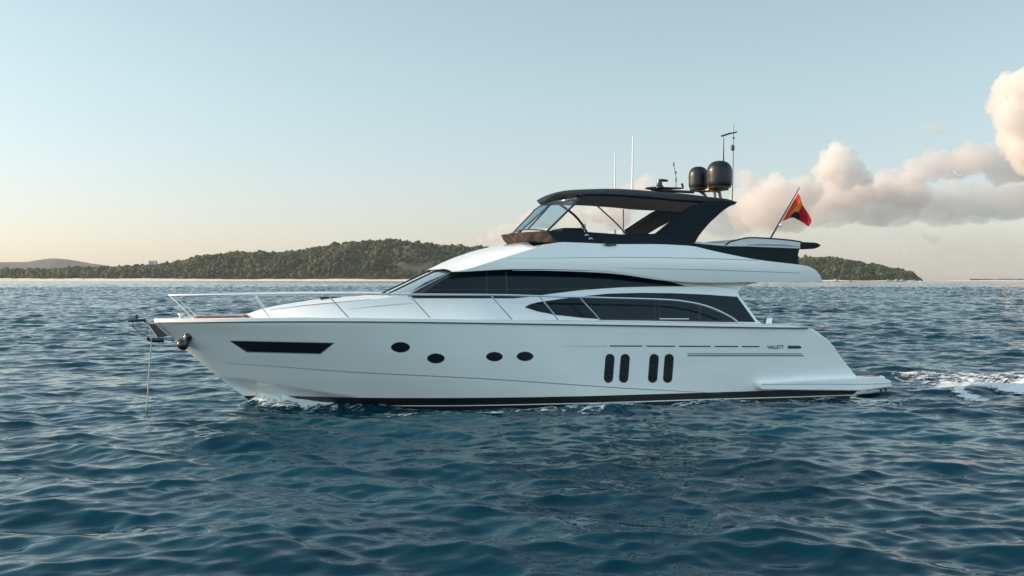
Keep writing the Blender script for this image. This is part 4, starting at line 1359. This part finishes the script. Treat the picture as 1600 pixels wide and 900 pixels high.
w = world_at(239, d, 0); z = float(hgt(239, d)) + 4
bl = empty('building', (w[0], w[1], z)); bl.rotation_euler = (0, 0, -YAW)
tag(bl, 'pale flat-roofed building standing alone on the wooded ridge', 'building')
M['wallp'] = mat('pale_wall', (.74, .73, .69), .8, var=.06, vscale=.2)
M['wallg'] = mat('grey_wall', (.45, .46, .46), .7)
MB().box((-.8, 0, 5.5), (17, 12, 19)).build('wall', M['wallp'], bl)
MB().box((-.8, 0, 15.3), (17.8, 12.8, .6)).build('roof', M['wallg'], bl)
MB().box((8.7, -.5, 5.0), (2.2, 9, 18)).build('stair_tower', M['wallg'], bl)
for k in range(3):
    MB().box((-1.4, -6.05, 6.0 + 3.1 * k), (13.5, .2, 1.5)).build('window_band', M['glass2'], bl)

# ------------------------------------------------------------------ distant boats and shore rocks
def small_boat(px, d, L, label, cabin=True, head=0.0):
    w = world_at(px, d, 0)
    b = empty('distant_boat', (w[0], w[1], 0)); b.rotation_euler = (0, 0, -YAW + head)
    tag(b, label, 'boat', 'small white boats lying off the headland')
    B, hgt_ = L * .15, L * .13
    G = []
    for t in np.linspace(0, 1, 14):
        k = (1 - max(0, (t - .45) / .55) ** 2.2)
        s = hgt_ * (1 + .35 * t * t)
        G.append([(-L / 2 + L * t * (1 if True else 1), y * k, zf * s + (1 - k) * .0 - .3) for y, zf in ((-B, 1.25), (-B * .92, .6), (-B * .6, 0), (0, -.2), (B * .6, 0), (B * .92, .6), (B, 1.25))])
    G = np.array(G)
    mb = MB().grid(G); mb.grid(np.stack([G[:, 0], G[:, -1]])); mb.build('hull', M['gel'], b)
    if cabin:
        MB().add([(-L * .34, -B * .7, hgt_ * .9), (L * .22, -B * .7, hgt_), (L * .22, B * .7, hgt_), (-L * .34, B * .7, hgt_ * .9),
                  (-L * .28, -B * .6, hgt_ * 2.5), (L * .04, -B * .6, hgt_ * 2.5), (L * .04, B * .6, hgt_ * 2.5), (-L * .28, B * .6, hgt_ * 2.5)],
                 [(0, 1, 5, 4), (1, 2, 6, 5), (2, 3, 7, 6), (3, 0, 4, 7), (4, 5, 6, 7)]).build('cabin', M['whitepl'], b)
        MB().add([(-L * .27, -B * .685, hgt_ * 1.6), (L * .13, -B * .665, hgt_ * 1.6), (L * .07, -B * .64, hgt_ * 2.15), (-L * .27, -B * .64, hgt_ * 2.15)], [(0, 1, 2, 3)]).build('cabin_window', M['glass'], b, bevel=0)
        MB().tube(np.array([(-L * .1, 0, hgt_ * 2.4), (-L * .12, 0, hgt_ * 4.1)]), .12, 6).build('mast', M['whitepl'], b)
    return b
small_boat(1307, 2180, 13.5, 'white motor boat off the beach just right of the yacht overhang', head=.2)
small_boat(1438.5, 2200, 6.0, 'tiny white boat at the very tip of the wooded headland', head=-.5)
small_boat(1422, 2230, 7.0, 'tiny white boat beside the shore rocks just left of the headland tip', head=2.8)
M['rock'] = mat('shore_rock', (.34, .33, .31), .9, var=.3, vscale=.3)
for i, (px, sz) in enumerate(((1329, 3.5), (1386, 4), (1393, 3), (1401, 4.5), (1409, 5), (1414, 3.2), (1428, 3.6))):
    w = world_at(px, 2262, 0)
    bm = bmesh.new(); bmesh.ops.create_icosphere(bm, subdivisions=3, radius=1)
    for v in bm.verts:
        k = 1 + .45 * noise.noise(v.co * 1.3 + Vector((i * 7, 0, 0))) + .2 * noise.noise(v.co * 3.1 + Vector((i, 4, 0)))
        v.co = Vector((v.co.x * k * sz * 1.2, v.co.y * k * sz, v.co.z * k * sz * .75))
    me = bpy.data.meshes.new('shore_rock'); bm.to_mesh(me); bm.free(); me.materials.append(M['rock'])
    o = bpy.data.objects.new('shore_rock', me); COL.objects.link(o); o.location = (w[0], w[1], .8)
    tag(o, 'pale boulder at the foot of the headland right of the yacht', 'rock', 'shore rocks')

# ------------------------------------------------------------------ haze
hz = bpy.data.materials.new('sea_haze'); hz.use_nodes = True
nt = hz.node_tree
nt.nodes.remove(nt.nodes['Principled BSDF'])
pv = nt.nodes.new('ShaderNodeVolumePrincipled')
pv.inputs['Color'].default_value = (.86, .90, .95, 1)
pv.inputs['Density'].default_value = 0.00003
pv.inputs['Anisotropy'].default_value = 0.2
nt.links.new(pv.outputs[0], nt.nodes['Material Output'].inputs['Volume'])
HB = 11900.0
hb = MB().box((CAM[0], CAM[1], 70.0), (2 * HB, 2 * HB, 142.0), 0).build('haze', hz, smooth=False)
tag(hb, kind='stuff')

# ------------------------------------------------------------------ clouds beyond the haze
def cloud(px_balls, dist, dens, voxel, m, depth=1.0, puffs=10, seed=0, amp=0.25, flat=None):
    """cumulus: a clump of balls with smaller puffs, fused into one closed volume"""
    r_ = np.random.default_rng(seed)
    bm = bmesh.new()
    def ball(c, r, sq=(1, 1, 1)):
        g = bmesh.ops.create_icosphere(bm, subdivisions=2, radius=1.0)
        for v in g['verts']:
            q = VIEW * (v.co.y * r * sq[1]) + RIGHT * (v.co.x * r * sq[0]) + np.array([0, 0, v.co.z * r * sq[2]])
            v.co = Vector(c + q)
    for b in px_balls:
        px, py, rr = b[:3]
        sx = b[3] if len(b) > 3 else 1.0
        dd = dist * (1 + r_.uniform(-.02, .02))
        c = CAM + VIEW * dd + RIGHT * ((px - CX0) / FPX * dd) + np.array([0, 0, (HZ - py) / FPX * dd])
        R_ = rr / FPX * dd
        ball(c, R_, (sx, depth, 1))
        for k in range(int(puffs)):
            a, e = r_.uniform(0, 2 * math.pi), r_.uniform(-.35, 1.3)
            q = R_ * r_.uniform(.75, 1.0)
            o = RIGHT * (math.cos(a) * math.cos(e) * q * sx) + VIEW * (math.sin(a) * math.cos(e) * q * depth) + np.array([0, 0, math.sin(e) * q])
            ball(c + o, R_ * r_.uniform(.22, .5))
    if flat is not None:
        zf = (HZ - flat) / FPX * dist + CAM[2]
        for v in bm.verts:
            if v.co.z < zf: v.co.z = zf + (v.co.z - zf) * .12
    me = bpy.data.meshes.new('cloud'); bm.to_mesh(me); bm.free()
    me.materials.append(m)
    o = bpy.data.objects.new('cloud', me); COL.objects.link(o)
    tag(o, kind='structure')
    md = o.modifiers.new('fuse', 'REMESH'); md.mode = 'VOXEL'; md.voxel_size = voxel
    for k, (sz, st) in enumerate(((voxel * 12, amp * 1.7), (voxel * 4, amp * .8))):
        t = bpy.data.textures.new('billow', 'CLOUDS'); t.noise_scale = sz; t.noise_depth = 3
        dm = o.modifiers.new('billow', 'DISPLACE'); dm.texture = t; dm.texture_coords = 'GLOBAL'; dm.strength = voxel * 22 * st; dm.mid_level = 0.5
    return o
def cloud_mat(name, dens, col=(.93, .90, .885), aniso=0.35):
    m = bpy.data.materials.new(name); m.use_nodes = True
    nt = m.node_tree; nt.nodes.remove(nt.nodes['Principled BSDF'])
    v = nt.nodes.new('ShaderNodeVolumePrincipled')
    v.inputs['Color'].default_value = (*col, 1); v.inputs['Density'].default_value = dens; v.inputs['Anisotropy'].default_value = aniso
    nt.links.new(v.outputs[0], nt.nodes['Material Output'].inputs['Volume'])
    return m
CD = 14000.0
dense_c = cloud_mat('cumulus', 0.0065, (.965, .945, .925))
soft_c = cloud_mat('soft_cumulus', 0.0034)
thin_c = cloud_mat('thin_stratus', 0.0024, (.90, .89, .885))
cloud([(1590, 148, 36), (1612, 140, 36), (1566, 166, 22), (1604, 200, 40), (1574, 185, 25), (1585, 222, 26), (1650, 170, 55), (1640, 230, 60)], CD, 0, 26, dense_c, seed=1, puffs=14)
cloud([(1310, 252, 25), (1297, 262, 20), (1328, 264, 20), (1285, 276, 14), (1345, 278, 16), (1312, 276, 24)], CD, 0, 18, dense_c, seed=2, puffs=12)
cloud([(1168, 285, 20), (1215, 300, 26), (1240, 312, 30), (1190, 330, 34), (1230, 335, 34), (1160, 340, 26), (1262, 300, 24)], CD * 1.05, 0, 26, soft_c, seed=3, puffs=9, flat=362)
cloud([(1300, 318, 34, 1.8), (1380, 322, 34, 2.0), (1470, 318, 34, 2.0), (1560, 315, 36, 2.0), (1650, 312, 40, 2), (1250, 335, 26, 1.8)], CD * 1.12, 0, 34, thin_c, seed=4, puffs=6, flat=350)
cloud([(1400, 285, 20, 1.8), (1445, 265, 22, 1.6), (1490, 255, 26, 1.4), (1530, 250, 26, 1.5), (1580, 262, 30, 1.6), (1640, 260, 34, 1.6)], CD * 1.08, 0, 26, soft_c, seed=5, puffs=8, flat=292)
cloud([(1010, 296, 18), (1030, 308, 20), (985, 312, 18), (955, 318, 16), (930, 334, 20), (965, 338, 24), (900, 345, 18)], CD * 1.1, 0, 24, soft_c, seed=6, puffs=8, flat=362)
cloud([(788, 362, 14), (772, 370, 13), (806, 366, 14), (752, 376, 8), (830, 345, 16), (845, 360, 18)], CD * 1.1, 0, 20, soft_c, seed=7, puffs=8, flat=382)
cloud([(1100, 330, 26, 1.6), (1140, 350, 22, 2), (1060, 345, 22, 1.6)], CD * 1.12, 0, 28, thin_c, seed=8, puffs=6, flat=372)
cloud([(1446, 371, 8, 1.2), (1456, 374, 7, 1.5)], CD, 0, 16, thin_c, seed=9, puffs=5)
cloud([(1455, 202, 10, 1.5), (1470, 208, 8, 1.5)], CD, 0, 16, thin_c, seed=10, puffs=5)

cloud([(1330, 300, 28, 1.5), (1375, 298, 26, 1.5), (1420, 302, 26, 1.5), (1290, 305, 28, 1.3), (1210, 322, 36, 1.5), (1160, 318, 24, 1.2)], CD * 1.1, 0, 28, soft_c, seed=11, puffs=8, flat=356)

veil_c = cloud_mat('low_veil', 0.00022, (.84, .88, .90))
cloud([(1180, 396, 26, 3), (1330, 394, 28, 3), (1490, 392, 30, 3), (1650, 390, 32, 3), (1250, 376, 22, 3), (1420, 374, 22, 3), (1580, 374, 24, 3)], CD * 1.2, 0, 60, veil_c, seed=14, puffs=3, depth=3.0)
